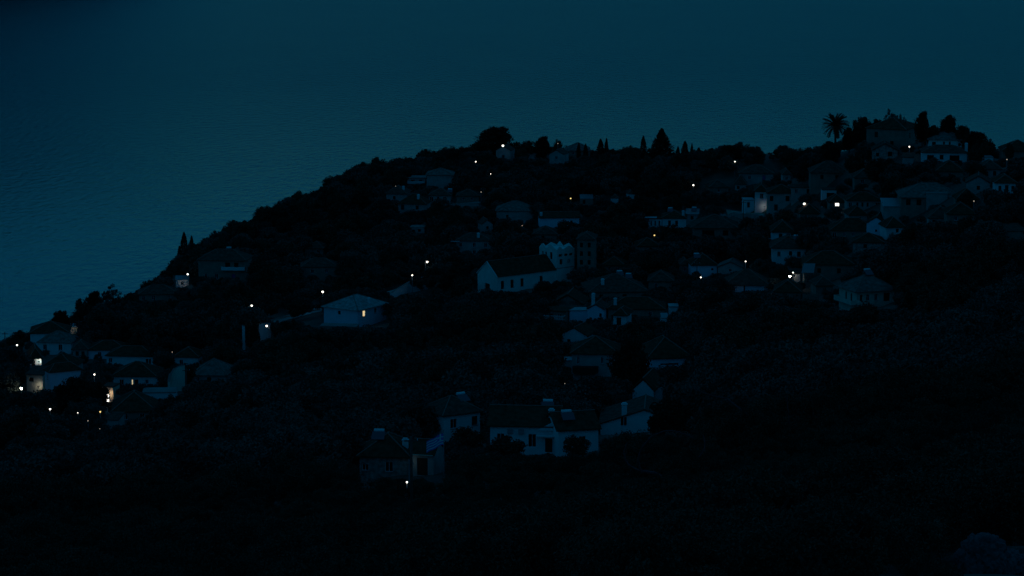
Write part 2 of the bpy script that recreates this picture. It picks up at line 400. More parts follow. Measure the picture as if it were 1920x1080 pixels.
def house(label, uL, uR, vE, vB, yaw=0, d=8.0, roof='hip', rise=1.8, wall='white', rm='tile', op='', chim=(), heat=(), over=.4,
          cat='house', name='house', clear=True, Y=None, group=None, cut=.40, caps=True):
    uc = (uL+uR)/2
    p = place(uc, vB) if Y is None else at(uc, vB, Y)
    s = mpp(p); a = R(yaw)
    w = (uR-uL)*s/math.cos(a); h = (vB-vE)*s/CP
    root = empty(name, p, a); tag(root, label, cat, group)
    lens = {'F': w, 'R': d, 'L': d, 'B': w}; holes = {k: [] for k in lens}
    items = []
    for q in [x.split() for x in op.split(';') if x.strip()]:
        fc, fx, drop, ow, oh, kd = q[0], float(q[1]), float(q[2]), float(q[3]), float(q[4]), q[5]
        L = lens[fc]; cx = fx*L; x0 = max(.1, cx-ow/2); x1 = min(L-.1, cx+ow/2); zt = h-drop; zb = zt-oh
        if x1-x0 < .25 or zb < -1.5: continue
        holes[fc].append((x0, x1, zb, zt)); items.append((fc, x0, x1, zb, zt, kd))
    mb = MB(); z0 = -3.0
    c = [(-w/2,0),(w/2,0),(w/2,d),(-w/2,d)]
    fr = {}
    for k, (i, j) in dict(F=(0,1), R=(1,2), B=(2,3), L=(3,0)).items(): fr[k] = facade(mb, c[i], c[j], z0, h, holes[k])
    if roof == 'gx':
        for x in (-w/2, w/2):
            q = [(x,0,h),(x,d,h),(x,d/2,h+rise*d/(d+2*over))]; mb.tri(*(q if x > 0 else q[::-1]))
    elif roof == 'gy':
        for y in (0, d):
            q = [(-w/2,y,h),(w/2,y,h),(0,y,h+rise*w/(w+2*over))]; mb.tri(*(q if y == 0 else q[::-1]))
    elif roof == 'shed':
        mb.quad((w/2,d,h),(-w/2,d,h),(-w/2,d,h+rise*.95),(w/2,d,h+rise*.95))
        for x in (-w/2, w/2): mb.tri((x,0,h),(x,d,h),(x,d,h+rise*.95))
    wl = mb.build('wall', M[wall], root)
    for fc, x0, x1, zb, zt, kd in items:
        pt, nrm = fr[fc]; ow, oh = x1-x0, zt-zb
        wo_ = link('door' if kd in 'db' else 'window', window_mesh(ow, oh, kd), root)
        wo_.location = pt((x0+x1)/2, zb, .12); wo_.rotation_euler = (0, 0, math.atan2(nrm.x, -nrm.y))
        po = link('pane' if kd not in ('s','d','b') else ('shutter' if kd == 's' else 'door_leaf'), pane_mesh(ow, oh, kd), wo_)
        if kd in ('w', 'lit', 'litw', 's') and oh < 1.9:
            sl = cached(('sill', round(ow,2)), lambda: MB().box(-ow/2-.06, ow/2+.06, -.22, 0, -.09, -.005).mesh('sill', M['concrete']))
            link('sill', sl, wo_)
    add_roof(root, w, d, h, roof, rise, M[rm], over, chim, heat, caps)
    # book-keeping for the planting
    ca, sa = math.cos(a), math.sin(a)
    us, vv = [], []
    for (x, y) in c:
        for z in (h*cut, h+rise*.6):
            wx, wy = p.x+x*ca-y*sa, p.y+x*sa+y*ca
            q = project(wx, wy, p.z+z); us.append(q[0]); vv.append(q[1])
    k_ = 0 if cut < .1 else .10*(max(us)-min(us))
    if clear: CLEAR.append((min(us)+k_, max(us)-k_, min(vv), max(vv), p.y))
    FOOT.append((p.x - sa*d/2, p.y + ca*d/2, .5*math.hypot(w, d)))
    root['w'] = w; root['d'] = d; root['h'] = h
    return root
def part_box(root, name, mt, *b): return MB().box(*b).build(name, M[mt], root)
def balcony(root, face, f0, f1, z, out=1.2, wallm='white', solid=True):
    """slab and parapet in front of the facade"""
    w, d = root['w'], root['d']
    if face == 'F': b = (-w/2+f0*w, -w/2+f1*w, -out, -.005)
    elif face == 'L': b = (-w/2-out, -w/2-.005, d-f1*d, d-f0*d)
    else: b = (w/2+.005, w/2+out, f0*d, f1*d)
    x0, x1, y0, y1 = b
    o = MB().box(x0, x1, y0, y1, z-.18, z).build('balcony', M['concrete'], root)
    mb = MB(); t = .1
    zs = [(z+.004, z+.95)] if solid else [(z+.85, z+.95)]
    for za, zb in zs:
        if face == 'F': mb.box(x0, x1, y0, y0+t, za, zb); mb.box(x0, x0+t, y0+t, y1, za, zb); mb.box(x1-t, x1, y0+t, y1, za, zb)
        elif face == 'L': mb.box(x0, x0+t, y0, y1, za, zb); mb.box(x0+t, x1, y0, y0+t, za, zb); mb.box(x0+t, x1, y1-t, y1, za, zb)
        else: mb.box(x1-t, x1, y0, y1, za, zb); mb.box(x0, x1-t, y0, y0+t, za, zb); mb.box(x0, x1-t, y1-t, y1, za, zb)
    mb.build('parapet', M[wallm], o)
    if not solid:
        for i in range(int((x1-x0)/.3)):
            MB().box(x0+.1+i*.3, x0+.2+i*.3, y0+.01, y0+.09, z+.004, z+.845).build('baluster', M[wallm], o)
    return o

# --- foreground houses at the foot of the grove
h = house('stone house with dark hip roof below the striped flag', 674,767,857,897,-6,7.5,'hip',2.4,'stone','tile',
      'F .60 .6 1.1 1.4 w;F .12 1.0 .9 .9 w', chim=((.75,.35,.9),), heat=((-.35,.4),), cut=-.02)
h = house('white annex with dark arched doorway joined to the stone house', 771,813,853,893,-14,5.0,'gx',1.5,'grey','tile',
      'F .50 .4 1.5 2.4 d', over=.25, cut=-.02); FLOODS.append((h, .15, 1.0, 1.3, 'faint', 'small lantern by the annex of the stone house'))
part_box(h, 'gutter', 'cream', -h['w']/2, h['w']/2, -.36, -.27, h['h']+.02, h['h']+.13)
house('white two storey house with small square window above the striped flag', 832,900,776,826,32,6.4,'hip',2.2,'white','tile2',
      'L .58 .5 .8 .9 w;F .28 .6 1.15 1.5 w;F .85 .6 1.0 1.4 s', heat=((.55,.45),), cut=-.02)
h = house('long white low house with two tall dark windows and pedimented door', 919,1046,800,853,-5,8.5,'gx',2.0,'white','tile',
      'F .155 1.0 1.1 1.9 w;F .62 1.0 1.15 1.9 w;F .90 1.6 1.7 2.0 d', chim=((.78,.22,.9),), heat=((.6,.75),), cut=-.02)
w = h['w']; z = h['h']
part_box(h, 'door_canopy', 'white', w*.5-3.0, w*.5-.1, -1.0, -.005, z-1.2, z-1.02)
MB().poly([(w*.5-3.0,-.35,z-.4),(w*.5-.05,-.35,z-.4),(w*.5-.9,-.35,z+.75)]).build('pediment', M['white'], h)
for fx in (.30, .46): MB().box(-w/2+w*fx-.4, -w/2+w*fx+.4, -.35, -.005, z-.95, z-.35).build('air_conditioner', M['sheet'], h)
part_box(h, 'terrace_rail', 'concrete', w*.5-2.0, w*.5+1.0, -1.9, -1.82, z-3.9, z-3.78)
house('low white annex behind bushes joined to the long white house', 1047,1122,806,848,14,7.0,'gx',1.8,'white','tile','F .6 .9 1.0 1.3 w', heat=((-.4,.25),), cut=-.02)
h = house('white gabled house with tall chimney and one dark window on its end', 1126,1290,797,810,-4,10,'gy',2.3,'white','tile2',
      '', chim=((-.46,.05,1.5),), over=.3, cut=-.3)
o = link('window', window_mesh(1.0, 1.4, 'w'), h); o.location = (-.235*h['w'], -.05, h['h']-.15); link('pane', pane_mesh(1.0, 1.4, 'w'), o)
house('white gable wall rising behind the tall chimney', 1186,1225,732,768,-14,8,'gy',2.0,'white','tile','F .22 1.4 .9 1.0 v', over=.3, cut=-.02)

# --- middle of the village, right of the dark valley
h = house('two storey house with dark awning under its upper windows', 1072,1158,664,710,-4,9,'hip',2.6,'grey','tile',
      'F .14 .5 .6 1.5 w;F .66 .5 .6 1.4 w', chim=(), cut=-.02)
part_box(h, 'awning', 'wood', -h['w']/2+.2, h['w']*.08, -1.6, -.01, h['h']-3.4, h['h']-2.3)
house('small white annex at the side of the awning house', 1059,1072,677,694,0,3.5,'flat',.2,'grey','sheet',over=.1)
house('long dark roofed house with white end wall and timber deck', 1215,1295,672,704,10,10,'hip',3.2,'blue','tile','F .10 1.8 .9 .9 v;F .5 .9 3.5 .35 v')
house('small white gabled house with sagging red roof', 1052,1100,629,650,-22,7,'gy',1.7,'white','tile','F .3 .9 .8 .8 v;R .5 .7 .9 1 s', over=.3)
house('bright blue white flat roofed hut in the village centre', 1068,1101,583,604,4,4,'flat',.2,'blue','sheet', over=.15, cut=.1)
house('white gabled house with tall white chimney stack', 1101,1132,581,606,-12,7,'gy',1.3,'blue','tile2','F .8 .8 .6 .9 v', chim=((-.35,.12,2.6),), over=.25)
h = house('dim house with white balustrade terrace', 1022,1060,584,608,-20,6,'flat',.2,'dim','tile','F .3 .6 1.0 1.6 v;F .7 .6 .9 1.4 w', over=.2)
balcony(h, 'F', 0, 1, h['h']*.45, 1.4, 'white', False)
house('gabled house with attic window in the village centre', 1037,1092,571,590,-10,9,'gy',2.6,'dim','tile','F .5 -.9 .9 .9 v', over=.5)
h = house('narrow white house with one dark doorway', 1150,1174,592,622,-14,6,'hip',1.4,'white','tile','F .42 .4 1.1 1.9 d')
house('very long dark tiled roof with two white solar tanks', 1105,1215,548,566,6,14,'hip',3.6,'dim','tile2','F .2 .5 1 1.2 v;F .6 .5 1 1.2 v', heat=((.2,.62),(.5,.6)), chim=((-.5,.2,1.2),))
house('low roofed house with white chimney beside the long roof', 1140,1245,580,598,-4,8,'hip',2.2,'dim','tile','F .75 .5 .9 1.1 w', chim=((-.75,.15,1.3),))
house('small white cube house among dark trees', 1255,1272,576,592,0,4,'flat',.2,'white','sheet',over=.15)
house('tiny white lean-to under the trees', 1240,1252,597,611,0,3,'shed',.6,'white','sheet',over=.1)
house('tall dim terrace house behind the church tower', 1082,1114,450,532,-6,8,'hip',1.5,'dim','tile2','F .25 .8 .8 1.3 v;F .7 .8 .8 1.3 v;F .25 3.2 .8 1.3 v;F .7 3.2 .8 1.3 v;F .25 5.6 .8 1.3 v;F .7 5.6 .8 1.3 v')

# --- the house under the street lamps
h = house('pale roofed house with a lit two pane window below the street lamps', 606,672,579,614,-33,12.5,'hip',2.7,'blue','pale2',
      'F .46 .6 .8 .9 v;R .22 .35 1.0 1.5 lit;R .62 .4 1.1 1.3 w', chim=((.75,.55,1.0),), over=.6, cut=-.02)
house('low terrace wall house below the pale roof', 600,668,613,628,-8,4,'flat',.2,'dim','concrete',over=.1, clear=False)
h = house('dim two storey house beside cypresses with upper balcony', 372,462,489,540,-6,9,'hip',2.6,'dim','tile2',
      'F .16 3.9 .9 1.6 w;F .38 3.9 1.0 1.6 w;F .74 3.9 1.1 2.1 b;F .62 .5 1.5 1.9 v;F .8 .5 1.3 1.9 v', heat=((.1,.7),))
balcony(h, 'F', .5, .98, h['h']-2.6, 1.3, 'white', True)
h = house('small white shed under the lamp by the cypresses', 330,354,525,538,6,4,'shed',.6,'white','sheet','F .5 .5 .7 .9 v',over=.15, cut=-.05)
FLOODS.append((h, .5, .6, 1.6, 'floodm', 'lantern on the small white shed by the cypresses'))
house('low dim house on the left slope with two dark windows', 262,332,552,570,8,7,'hip',2.0,'dim','tile2','F .12 .4 1 1.2 w;F .38 .4 1 1.2 w;F .8 .4 .7 1 w')
house('dim cottage among trees left of the lane', 566,632,501,528,4,7,'hip',2.0,'dim','tile2','F .3 .6 .9 1.2 w;F .7 .6 .9 1.2 w')
house('hidden cottage with one pale shutter in the wooded slope', 572,606,466,482,-12,6,'hip',1.8,'dim','tile2','F .75 .4 1.0 1.2 w')

# --- lower left quarter
house('hip roofed white house on the skyline at far left', 58,128,625,650,6,9,'hip',2.2,'white','tile','F .5 .8 1 1.4 w;L .5 .8 1 1.3 s')
h = house('long white wall house with lamp glow behind the left skyline roof', 114,145,614,626,0,5,'flat',.2,'cream','sheet',over=.2, cut=-.05)
FLOODS.append((h, .8, .5, 1.6, 'floodm', 'lantern at the long white wall of the left skyline'))
house('house with dim green hip roof below the skyline house', 72,134,643,664,-4,8,'hip',2.3,'white','pale','F .67 .4 1.0 1.5 w;F .2 .4 1 1.4 w')
h = house('house with brightly lit porch under a big dark roof', 57,78,673,692,12,9,'hip',2.4,'white','tile','F .3 .3 .8 1.8 d')
FLOODS.append((h, .75, 1.0, .7, 'floodw', 'lantern inside the brightly lit porch'))
house('big dark tiled roof beside the lit porch', 78,138,690,706,-6,9,'hip',2.8,'grey','tile','F .4 .3 1 1.1 w')
house('white corner house half hidden by a huge round tree', 97,150,696,738,28,3.6,'hip',1.6,'blue','tile','L .5 .6 .9 1.2 w')
h = house('plastered house with small window lit by an outside lamp', 50,81,703,737,-10,6,'shed',.8,'cream','tile2','F .3 .6 1.1 1.0 v', cut=-.05)
FLOODS.append((h, .85, .8, 1.3, 'flood', 'lantern throwing light on the plastered house wall'))
house('dim low house between the left white houses', 137,164,656,674,4,6,'hip',1.8,'grey','tile2','F .3 .4 .8 1.1 s;F .7 .4 .8 1.1 s')
house('long low white house with flat pale front', 166,236,657,672,2,7,'hip',1.8,'blue','tile','F .3 .4 .9 1.1 w;F .8 .4 .9 1.1 s')
house('white house seen over the hip roof with twin windows', 200,288,668,694,-5,7,'hip',1.8,'white','tile','F .87 .6 .6 1.4 s;F .93 .6 .5 1.4 s;F .08 .5 .9 1.2 w')
house('hip roofed house with one glowing slit of doorway', 212,292,706,730,-3,9,'hip',2.6,'white','tile','F .2 .7 1.0 1.3 w;F .455 .7 .35 1.6 lit;F .55 .7 .9 1.6 d;F .8 .7 .8 1.0 w')
house('white house with dark eaves behind the rounded wall', 326,372,670,694,-6,7,'hip',1.8,'white','tile','F .3 .6 .9 1.2 w')
house('house with pale hip roof at the edge of the valley', 361,424,704,722,-6,9,'hip',2.7,'grey','pale','F .15 .4 .7 1.0 w;F .5 .4 .9 1.1 s', over=.5)
house('large dark roof in front of the glowing doorway house', 212,290,772,792,6,10,'hip',3.0,'dim','tile','F .3 .4 1 1.2 w;F .7 .4 1 1.2 w')
house('white outhouse below the large dark roof', 200,222,788,804,-10,4,'shed',.7,'grey','tile2',over=.15)
h = house('tiny corner building with a blazing white window', 192,213,726,756,-12,4,'flat',.2,'cream','tile2','F .35 1.4 1.35 1.8 litw',over=.15,cut=.05)
FLOODS.append((h, .8, 1.2, .9, 'floodo', 'warm lantern at the blazing corner window'))
h = house('white flat house end below the big round tree', 268,330,737,750,4,5,'flat',.2,'white','concrete',over=.1)

# --- upper middle
house('tall plain house with low pyramid roof on the upper slope', 800,848,329,362,-3,9,'hip',2.0,'grey','pale','R .5 .6 .8 1.2 w', over=.5)
house('low house with three dark windows below the tall plain house', 804,845,367,381,-4,7,'hip',2.0,'grey','tile2','F .12 .4 1.4 1.6 w;F .42 .4 1.0 1.5 w;F .72 .4 1.2 1.5 w', heat=((.85,.5),))
house('dim white walled house left of the low one', 724,762,364,384,-8,8,'hip',2.4,'grey','tile2','F .4 .7 .9 1.2 v', chim=((.6,.3,1.0),))
house('dark roofed cottage with pale shutter near the tall plain house', 746,798,383,400,-10,8,'hip',2.8,'grey','tile','F .17 .3 1.1 1.6 s;F .7 .4 1 1.3 v', chim=((.4,.25,1.2),))
h = house('flat roofed house with white terrace edges on the upper slope', 764,797,334,352,0,6,'flat',.2,'grey','concrete','F .3 .6 1.4 1.4 v;F .75 .6 1.2 1.4 v',over=.3)
balcony(h, 'F', 0, .98, h['h']*.45, 1.0, 'white')
house('broad plain house with shallow hip roof above the church', 931,998,396,422,-3,10,'hip',2.6,'grey','pale','F .3 1.2 .8 1.0 s;R .5 1 1 1.2 w', over=.5)
house('long white walled house beside a round shrub', 1012,1086,409,430,3,8,'gx',1.4,'blue','tile','F .8 .8 .9 1.1 w', chim=((-.92,.15,.8),))
h = house('two storey white house with five windows above the church roof', 856,920,452,482,-5,8,'hip',1.8,'grey','tile2','F .12 .6 .9 1.3 w;F .52 .5 .9 1.5 w;F .85 .5 .9 1.4 w;F .52 2.8 .9 1.2 w;F .85 2.8 .9 1.2 w', chim=((.25,.2,1.0),))
part_box(h, 'awning', 'sheet', -h['w']/2-1.6, -h['w']/2+1.2, -1.8, -.6, h['h']-.1, h['h']+.05)
house('roofless white ruin with empty window on the slope', 768,796,427,444,-6,5,'flat',.1,'grey','stone','F .25 .7 1.0 1.0 v;F .65 .5 .9 .8 v',over=.0)
house('white gable fragment left of the broad plain house', 904,924,421,442,14,6,'gy',1.5,'grey','tile2','F .5 .6 .7 1 v',over=.2)
house('little gabled chapel with a bright lamp at its gable', 930,957,283,308,-14,7,'gy',1.7,'grey','tile2','F .5 1.6 1.0 1.9 d;R .5 .9 .6 1.2 v',over=.2)
h = house('skyline house with pale flat parapet', 988,1052,287,303,-3,8,'hip',1.8,'grey','tile2','F .3 .4 1.0 1.2 v;F .7 .4 1 1.2 v')
house('grey house gable below the skyline parapet', 1030,1056,290,312,-18,7,'gy',1.6,'grey','tile2','F .5 .6 .9 1.2 w',over=.2)
house('low domed roof in front of two thin cypresses', 1062,1106,283,298,0,9,'hip',2.6,'dim','pale','F .3 .4 .9 1.1 w')
house('small shed wall beside a lit pole on the upper slope', 1088,1112,373,386,0,5,'shed',.7,'dim','sheet','F .3 .4 .8 1.2 v',over=.1)
house('pale hut among the trees of the upper slope', 1146,1160,372,382,0,4,'hip',1.0,'white','tile2',over=.15)
house('tiny pale cottage right of the upper hut', 1178,1190,364,374,8,4,'hip',1.0,'white','tile2',over=.15)

# --- right half
h = house('white house with twin tall windows and white awning', 1242,1286,410,436,-4,8,'hip',1.9,'white','tile','F .3 .6 .8 1.7 s;F .6 .6 .8 1.7 s', chim=((.75,.15,1.3),), heat=((-.35,.55),))
h = house('white lower wing with pale awning at the twin window house', 1216,1241,411,428,-2,6,'flat',.2,'white','tile','F .2 .5 .4 1.6 v;F .5 .5 .4 1.6 v;F .8 .5 .4 1.6 v',over=.1)
part_box(h, 'awning', 'tank', -h['w']/2-1.2, h['w']/2-1.6, -.8, 1.4, h['h']+.45, h['h']+.6)
house('low house with curved pale canopy right of the twin windows', 1287,1308,402,418,-6,6,'shed',.8,'grey','sheet','F .5 .5 .9 1.1 v', heat=((.3,.5),))
h = house('broad dark hip roof house with long veranda', 1300,1380,428,458,-3,11,'hip',3.0,'dim','tile2','F .35 .6 3.5 1.6 v;F .75 .6 1.5 1.6 v;F .95 .5 .6 1.5 w', over=.9)
balcony(h, 'F', .3, .98, h['h']-2.9, 1.4, 'dim')
house('upper dim house with broad roof near the right skyline', 1386,1450,326,346,-4,9,'hip',2.2,'grey','tile2','F .3 .6 .9 1.2 w;F .72 .5 1.0 1.7 b')
house('narrow house tucked left of the lamp lit gable', 1378,1398,346,364,-6,8,'hip',2.6,'grey','tile2','F .3 .5 .8 1.0 v')
h = house('corner house with wall lit from below by a lamp', 1415,1438,360,398,-6,9,'hip',1.8,'white','tile','F .55 .5 1.0 1.5 w', cut=.05)
FLOODS.append((h, .8, .9, 1.5, 'flood2', 'ground lantern lighting the corner house wall'))
h = house('dark veranda house right of the lamp lit wall', 1439,1492,363,394,-3,8,'hip',2.0,'grey','tile','F .14 .7 1.0 1.5 v;F .7 .7 1.1 1.5 v;F .3 3.2 1.0 1.8 d')
h = house('small balcony house left of the lamp lit wall', 1396,1414,376,399,4,5,'flat',.2,'white','sheet','F .4 .5 .8 1.6 v',over=.2)
house('stone shed with pale gable edges in front of the veranda', 1440,1456,389,402,-8,5,'gy',1.2,'stone','sheet','F .5 .3 .9 1.5 v',over=.25)
h = house('white house with two tall dark balcony doors', 1447,1488,436,462,-3,9,'hip',2.6,'white','tile','F .40 .3 .95 1.9 d;F .74 .3 .95 1.9 d')
balcony(h, 'F', -.15, .45, h['h']-2.4, 1.0, 'white')
house('white walled house under a very wide dark roof', 1448,1510,466,494,-3,10,'hip',2.6,'white','tile2','F .2 .8 .9 1.3 w;F .55 .7 .8 1.2 v;F .8 .8 .9 1.3 s', heat=((.5,.4),), over=.7)
h = house('large dim wall house with pale sheet roof panel', 1508,1600,497,526,-3,9,'hip',2.6,'dim','tile','F .3 .8 .9 1.2 v;F .7 .8 .9 1.2 v')
MB().hexa([(-h['w']/2-.8,-1.9,h['h']-1.7),(-h['w']/2+2.2,-1.9,h['h']-1.7),(-h['w']/2+2.6,-.2,h['h']+.3),(-h['w']/2-.2,-.2,h['h']+.3),
           (-h['w']/2-.8,-1.95,h['h']-1.6),(-h['w']/2+2.2,-1.95,h['h']-1.6),(-h['w']/2+2.6,-.25,h['h']+.4),(-h['w']/2-.2,-.25,h['h']+.4)]).build('sheet_awning', M['sheet'], h)
house('low house with two broad pale wall bays', 1362,1438,535,558,-4,9,'hip',3.2,'blue','tile2','F .44 .1 .35 2.4 v', over=.6)
house('white house with round vent behind a bare pole', 1297,1344,498,520,4,8,'hip',2.6,'blue','tile','F .82 .7 .6 .6 v', heat=((-.5,.35),))
house('dim annex left of the round vent house', 1276,1294,497,520,0,6,'hip',1.2,'dim','tile2','F .5 .6 .8 1.1 w')
house('grey roofed annex right of the round vent house', 1346,1392,502,518,-12,7,'gy',1.6,'grey','pale','F .5 .3 .8 .8 w', over=.4)
h = house('square house with pale hip roof and side balcony', 1604,1678,546,580,20,8.2,'hip',2.9,'cream','pale','F .12 .6 .6 1.5 d;F .3 .6 .8 1.4 w;F .52 .6 .8 1.4 w;F .8 .5 1.5 1.8 v;L .4 .6 .7 2 d;L .7 .6 .7 2 d', over=.7, heat=((.1,.55),), cut=-.02)
balcony(h, 'L', 0, 1, h['h']-2.7, 1.3, 'cream'); balcony(h, 'F', 0, .42, h['h']-2.7, 1.0, 'cream')
house('bright white gable end in the right hand village', 1625,1660,420,446,-14,9,'gy',1.7,'blue','tile','F .5 1.4 .5 .6 v', over=.2)
house('white strip of wall behind a dark roof corner', 1662,1696,427,440,8,6,'hip',2.2,'white','tile','F .6 .3 .7 .9 v')
house('flat fronted pale house with long horizontal wall', 1656,1732,388,414,-3,8,'shed',1.0,'grey','sheet','F .72 .9 1.0 1.6 d;F .86 .9 .8 1.4 s', over=.2)
h = house('long low house with a row of small windows', 1588,1652,377,394,-2,7,'hip',1.8,'grey','tile','F .1 .4 .9 1.3 w;F .3 .4 .5 1.1 v;F .45 .4 .5 1.1 v;F .6 .4 .5 1.1 v;F .88 .4 .9 1.3 w')
house('small white framed loggia by the lit window', 1541,1568,357,378,-3,5,'flat',.2,'white','tile2','F .6 .7 2.2 1.4 v',over=.1)
house('dark cottage with two blazing window panes', 1556,1584,380,396,0,6,'hip',1.8,'dim','tile','F .48 .1 1.15 .9 litw')
house('long pale roofed house across the right slope', 1690,1800,371,389,-3,11,'hip',3.0,'dim','pale','F .12 .4 1.1 1.5 v;F .3 .4 1.2 1.5 v;F .5 .4 .9 1.3 w', over=.5)
house('white block wall in front of the long pale roof', 1737,1776,364,384,-4,5,'flat',.2,'grey','concrete',over=.05)
house('white house with tall dark door at the right edge', 1866,1904,344,374,-5,7,'hip',1.6,'white','tile','F .22 .6 .7 1.3 s;F .55 .4 .8 2.1 d;F .85 .6 .7 1.2 s')
house('pale gable behind the right edge white house', 1812,1856,344,362,-10,8,'gy',1.8,'grey','tile2','F .5 .6 .8 1 v',over=.3)
house('low cottage with small lamp at the right edge', 1795,1834,374,392,0,6,'hip',2.2,'dim','tile','F .5 .5 .9 1.1 w')
house('dim house with white window frames below the loggia', 1558,1642,433,452,-3,8,'hip',2.6,'dim','tile','F .08 .4 .9 1.4 w;F .3 .4 .7 1.0 w;F .5 .4 .7 1 w;F .75 .4 .7 1 w')
house('stone cottage roof with pale slab edge', 1600,1655,455,472,-8,7,'hip',1.8,'stone','tile','F .4 .4 .9 1 v')
h = house('whitewashed yard wall beside the two close lamps', 1484,1500,514,530,-10,4,'shed',.6,'white','tile2',over=.1)
FLOODS.append((h, .3, .8, 1.0, 'floodm', 'lantern on the whitewashed yard wall'))
house('pale wall corner at the right picture edge', 1885,1925,434,450,10,6,'shed',.8,'dim','tile2',over=.2)
# --- hilltop
house('large hilltop mansion with pyramid roof against the sea', 1626,1695,243,288,-27,12,'hip',2.7,'dim','tile','F .25 .8 1.0 1.6 s;F .65 3.2 1.0 1.6 v;R .3 1.0 1 1.6 v;R .7 1.0 1 1.6 s', over=.3)
house('gabled stone barn in front of the hilltop mansion', 1636,1682,283,306,-6,7,'gy',2.0,'stone','tile2','F .7 .2 1.2 1.3 v;F .2 .6 .8 1.0 v')
h = house('upper floor villa with pale pillared corner on the hilltop', 1742,1808,263,284,-6,8,'hip',1.9,'lime','pale','F .14 .5 1.0 1.8 v;F .42 .4 .5 1.8 s;F .58 .4 .5 1.8 s;R .5 .4 1.2 1.6 s', over=.5)
h = house('lower floor villa with broad terrace roof on the hilltop', 1730,1812,287,308,-5,7,'hip',1.6,'white','tile2','F .18 .6 1.8 1.3 v;F .43 .5 1.0 1.3 v;F .72 .6 2.6 1.6 v', chim=((.97,.12,2.0),), over=.4)
house('white garage wall right of the hilltop villa', 1846,1862,296,308,0,4,'flat',.2,'white','sheet','F .6 .5 .8 .9 v',over=.1)
house('dark skyline house at the right edge', 1880,1940,284,304,-4,8,'hip',2.4,'dim','tile','F .3 .6 .9 1.2 w;F .7 .6 .9 1.2 w')
house('white stub wall house under the hilltop mansion lamp', 1692,1712,296,318,-10,5,'shed',.7,'grey','tile2',over=.2)
house('dim house left of the hilltop above the lane', 1468,1482,328,342,0,6,'hip',1.4,'grey','tile2','F .5 .5 .8 1 w')
house('wide dim house under the palm', 1520,1590,325,345,-3,9,'hip',2.8,'dim','tile2','F .3 .5 .9 1.2 v;F .7 .5 .9 1.2 v')

# --- cottages filling the right slope and the centre
for lb_, a in (
 ('dim cottage roof between the large street lamp and the long low house', (1500,1536,401,416,-4,7,'hip',2.2,'dim','tile','F .3 .4 .9 1.1 w')),
 ('small grey cottage below the row of small windows', (1592,1626,404,420,3,7,'hip',2.0,'grey','tile','F .6 .4 .8 1.1 w')),
 ('low pale cottage under the flat fronted house', (1742,1788,410,424,-5,7,'hip',2.4,'grey','tile2','F .2 .3 .8 1 v;F .7 .3 .8 1 w')),
 ('pale yard hut right of the white strip of wall', (1700,1722,446,458,-6,4,'shed',.6,'grey','tile2','')),
 ('dim cottage below the low cottage lamp', (1776,1830,402,418,-4,8,'hip',2.2,'dim','tile','F .3 .4 .8 1.1 w;F .7 .4 .8 1.1 w')),
 ('grey house under the hilltop garage', (1838,1876,318,334,-4,7,'hip',1.9,'grey','tile2','F .3 .4 .8 1.1 w;F .7 .4 .8 1.1 s')),
 ('dark roof under the lower floor villa', (1756,1806,322,336,-6,8,'hip',2.4,'dim','tile','F .5 .4 .9 1.1 w')),
 ('dim grey house below the gabled stone barn', (1602,1640,334,350,-3,7,'hip',2.0,'dim','tile2','F .4 .4 .9 1.2 w')),
 ('flat terrace house above the large street lamp', (1484,1530,352,368,-3,6,'flat',.2,'grey','tile2','F .2 .4 .9 1.2 w;F .7 .4 1.2 1.3 v')),
 ('dim cottage in the wood left of the lamp lit houses', (1330,1366,352,366,5,7,'hip',2.0,'dim','tile2','F .5 .4 .8 1.1 w')),
 ('low grey cottage under the twin window house', (1196,1236,462,478,4,7,'hip',2.0,'dim','tile','F .6 .4 .8 1.1 v')),
 ('pale cottage right of the tall dim terrace house', (1130,1170,498,514,-6,7,'hip',2.0,'dim','tile','F .3 .4 .9 1.1 w;F .7 .4 .9 1.1 w')),
 ('grey cottage before the round vent house', (1216,1262,528,544,-4,8,'hip',2.2,'dim','tile2','F .3 .4 .9 1.1 w')),
 ('small white hut below the two pale wall bays', (1508,1532,563,574,-6,4,'shed',.6,'white','tile2','')),
 ('low tiled cottage right of the broad pale bays', (1452,1500,548,564,-8,8,'hip',2.2,'dim','tile','F .4 .4 .9 1.1 v')),
 ('cottage with pale eaves left of the square house', (1530,1562,536,550,6,6,'hip',1.8,'dim','tile2','F .5 .4 .8 1 w')),
 ('dim barn between the broad plain house and the church tower', (1000,1044,440,456,-3,8,'hip',2.0,'dim','tile2','F .4 .4 .9 1.2 v')),
 ('low dim house above the pale lane wall', (856,898,368,380,-2,7,'hip',1.8,'dim','tile2','F .3 .4 .8 1 w;F .7 .4 .8 1 w')),
): house(lb_, *a, cut=.5)

# ------------------------------------------------------------------ church
p = place(932, 551); s = mpp(p); a = R(38)
root = empty('church', p, a); tag(root, 'long white church with steep dark roof and arched windows', 'church')
L = 121*s/math.cos(a); Wd = 37*s/math.sin(a); hh = (551-519)*s/CP; ri = 3.6
mb = MB(); z0 = -3.5
hol = [(L*f-.55, L*f+.55, hh-3.6, hh-1.3) for f in (.085, .235, .39, .69)]
ptF, nF = facade(mb, (0,0), (L,0), z0, hh, hol, .25)
facade(mb, (L,0), (L,Wd), z0, hh, []); facade(mb, (L,Wd), (0,Wd), z0, hh, [])
dr = (Wd*.5-1.1, Wd*.5+1.1, -1.5, hh-2.4)
ptL, nL = facade(mb, (0,Wd), (0,0), z0, hh, [dr], .3)
for x in (0, L): mb.tri(*([(x,0,hh),(x,Wd,hh),(x,Wd/2,hh+ri)] if x > 0 else [(x,Wd,hh),(x,0,hh),(x,Wd/2,hh+ri)]))
mb.build('wall', M['lime'], root)
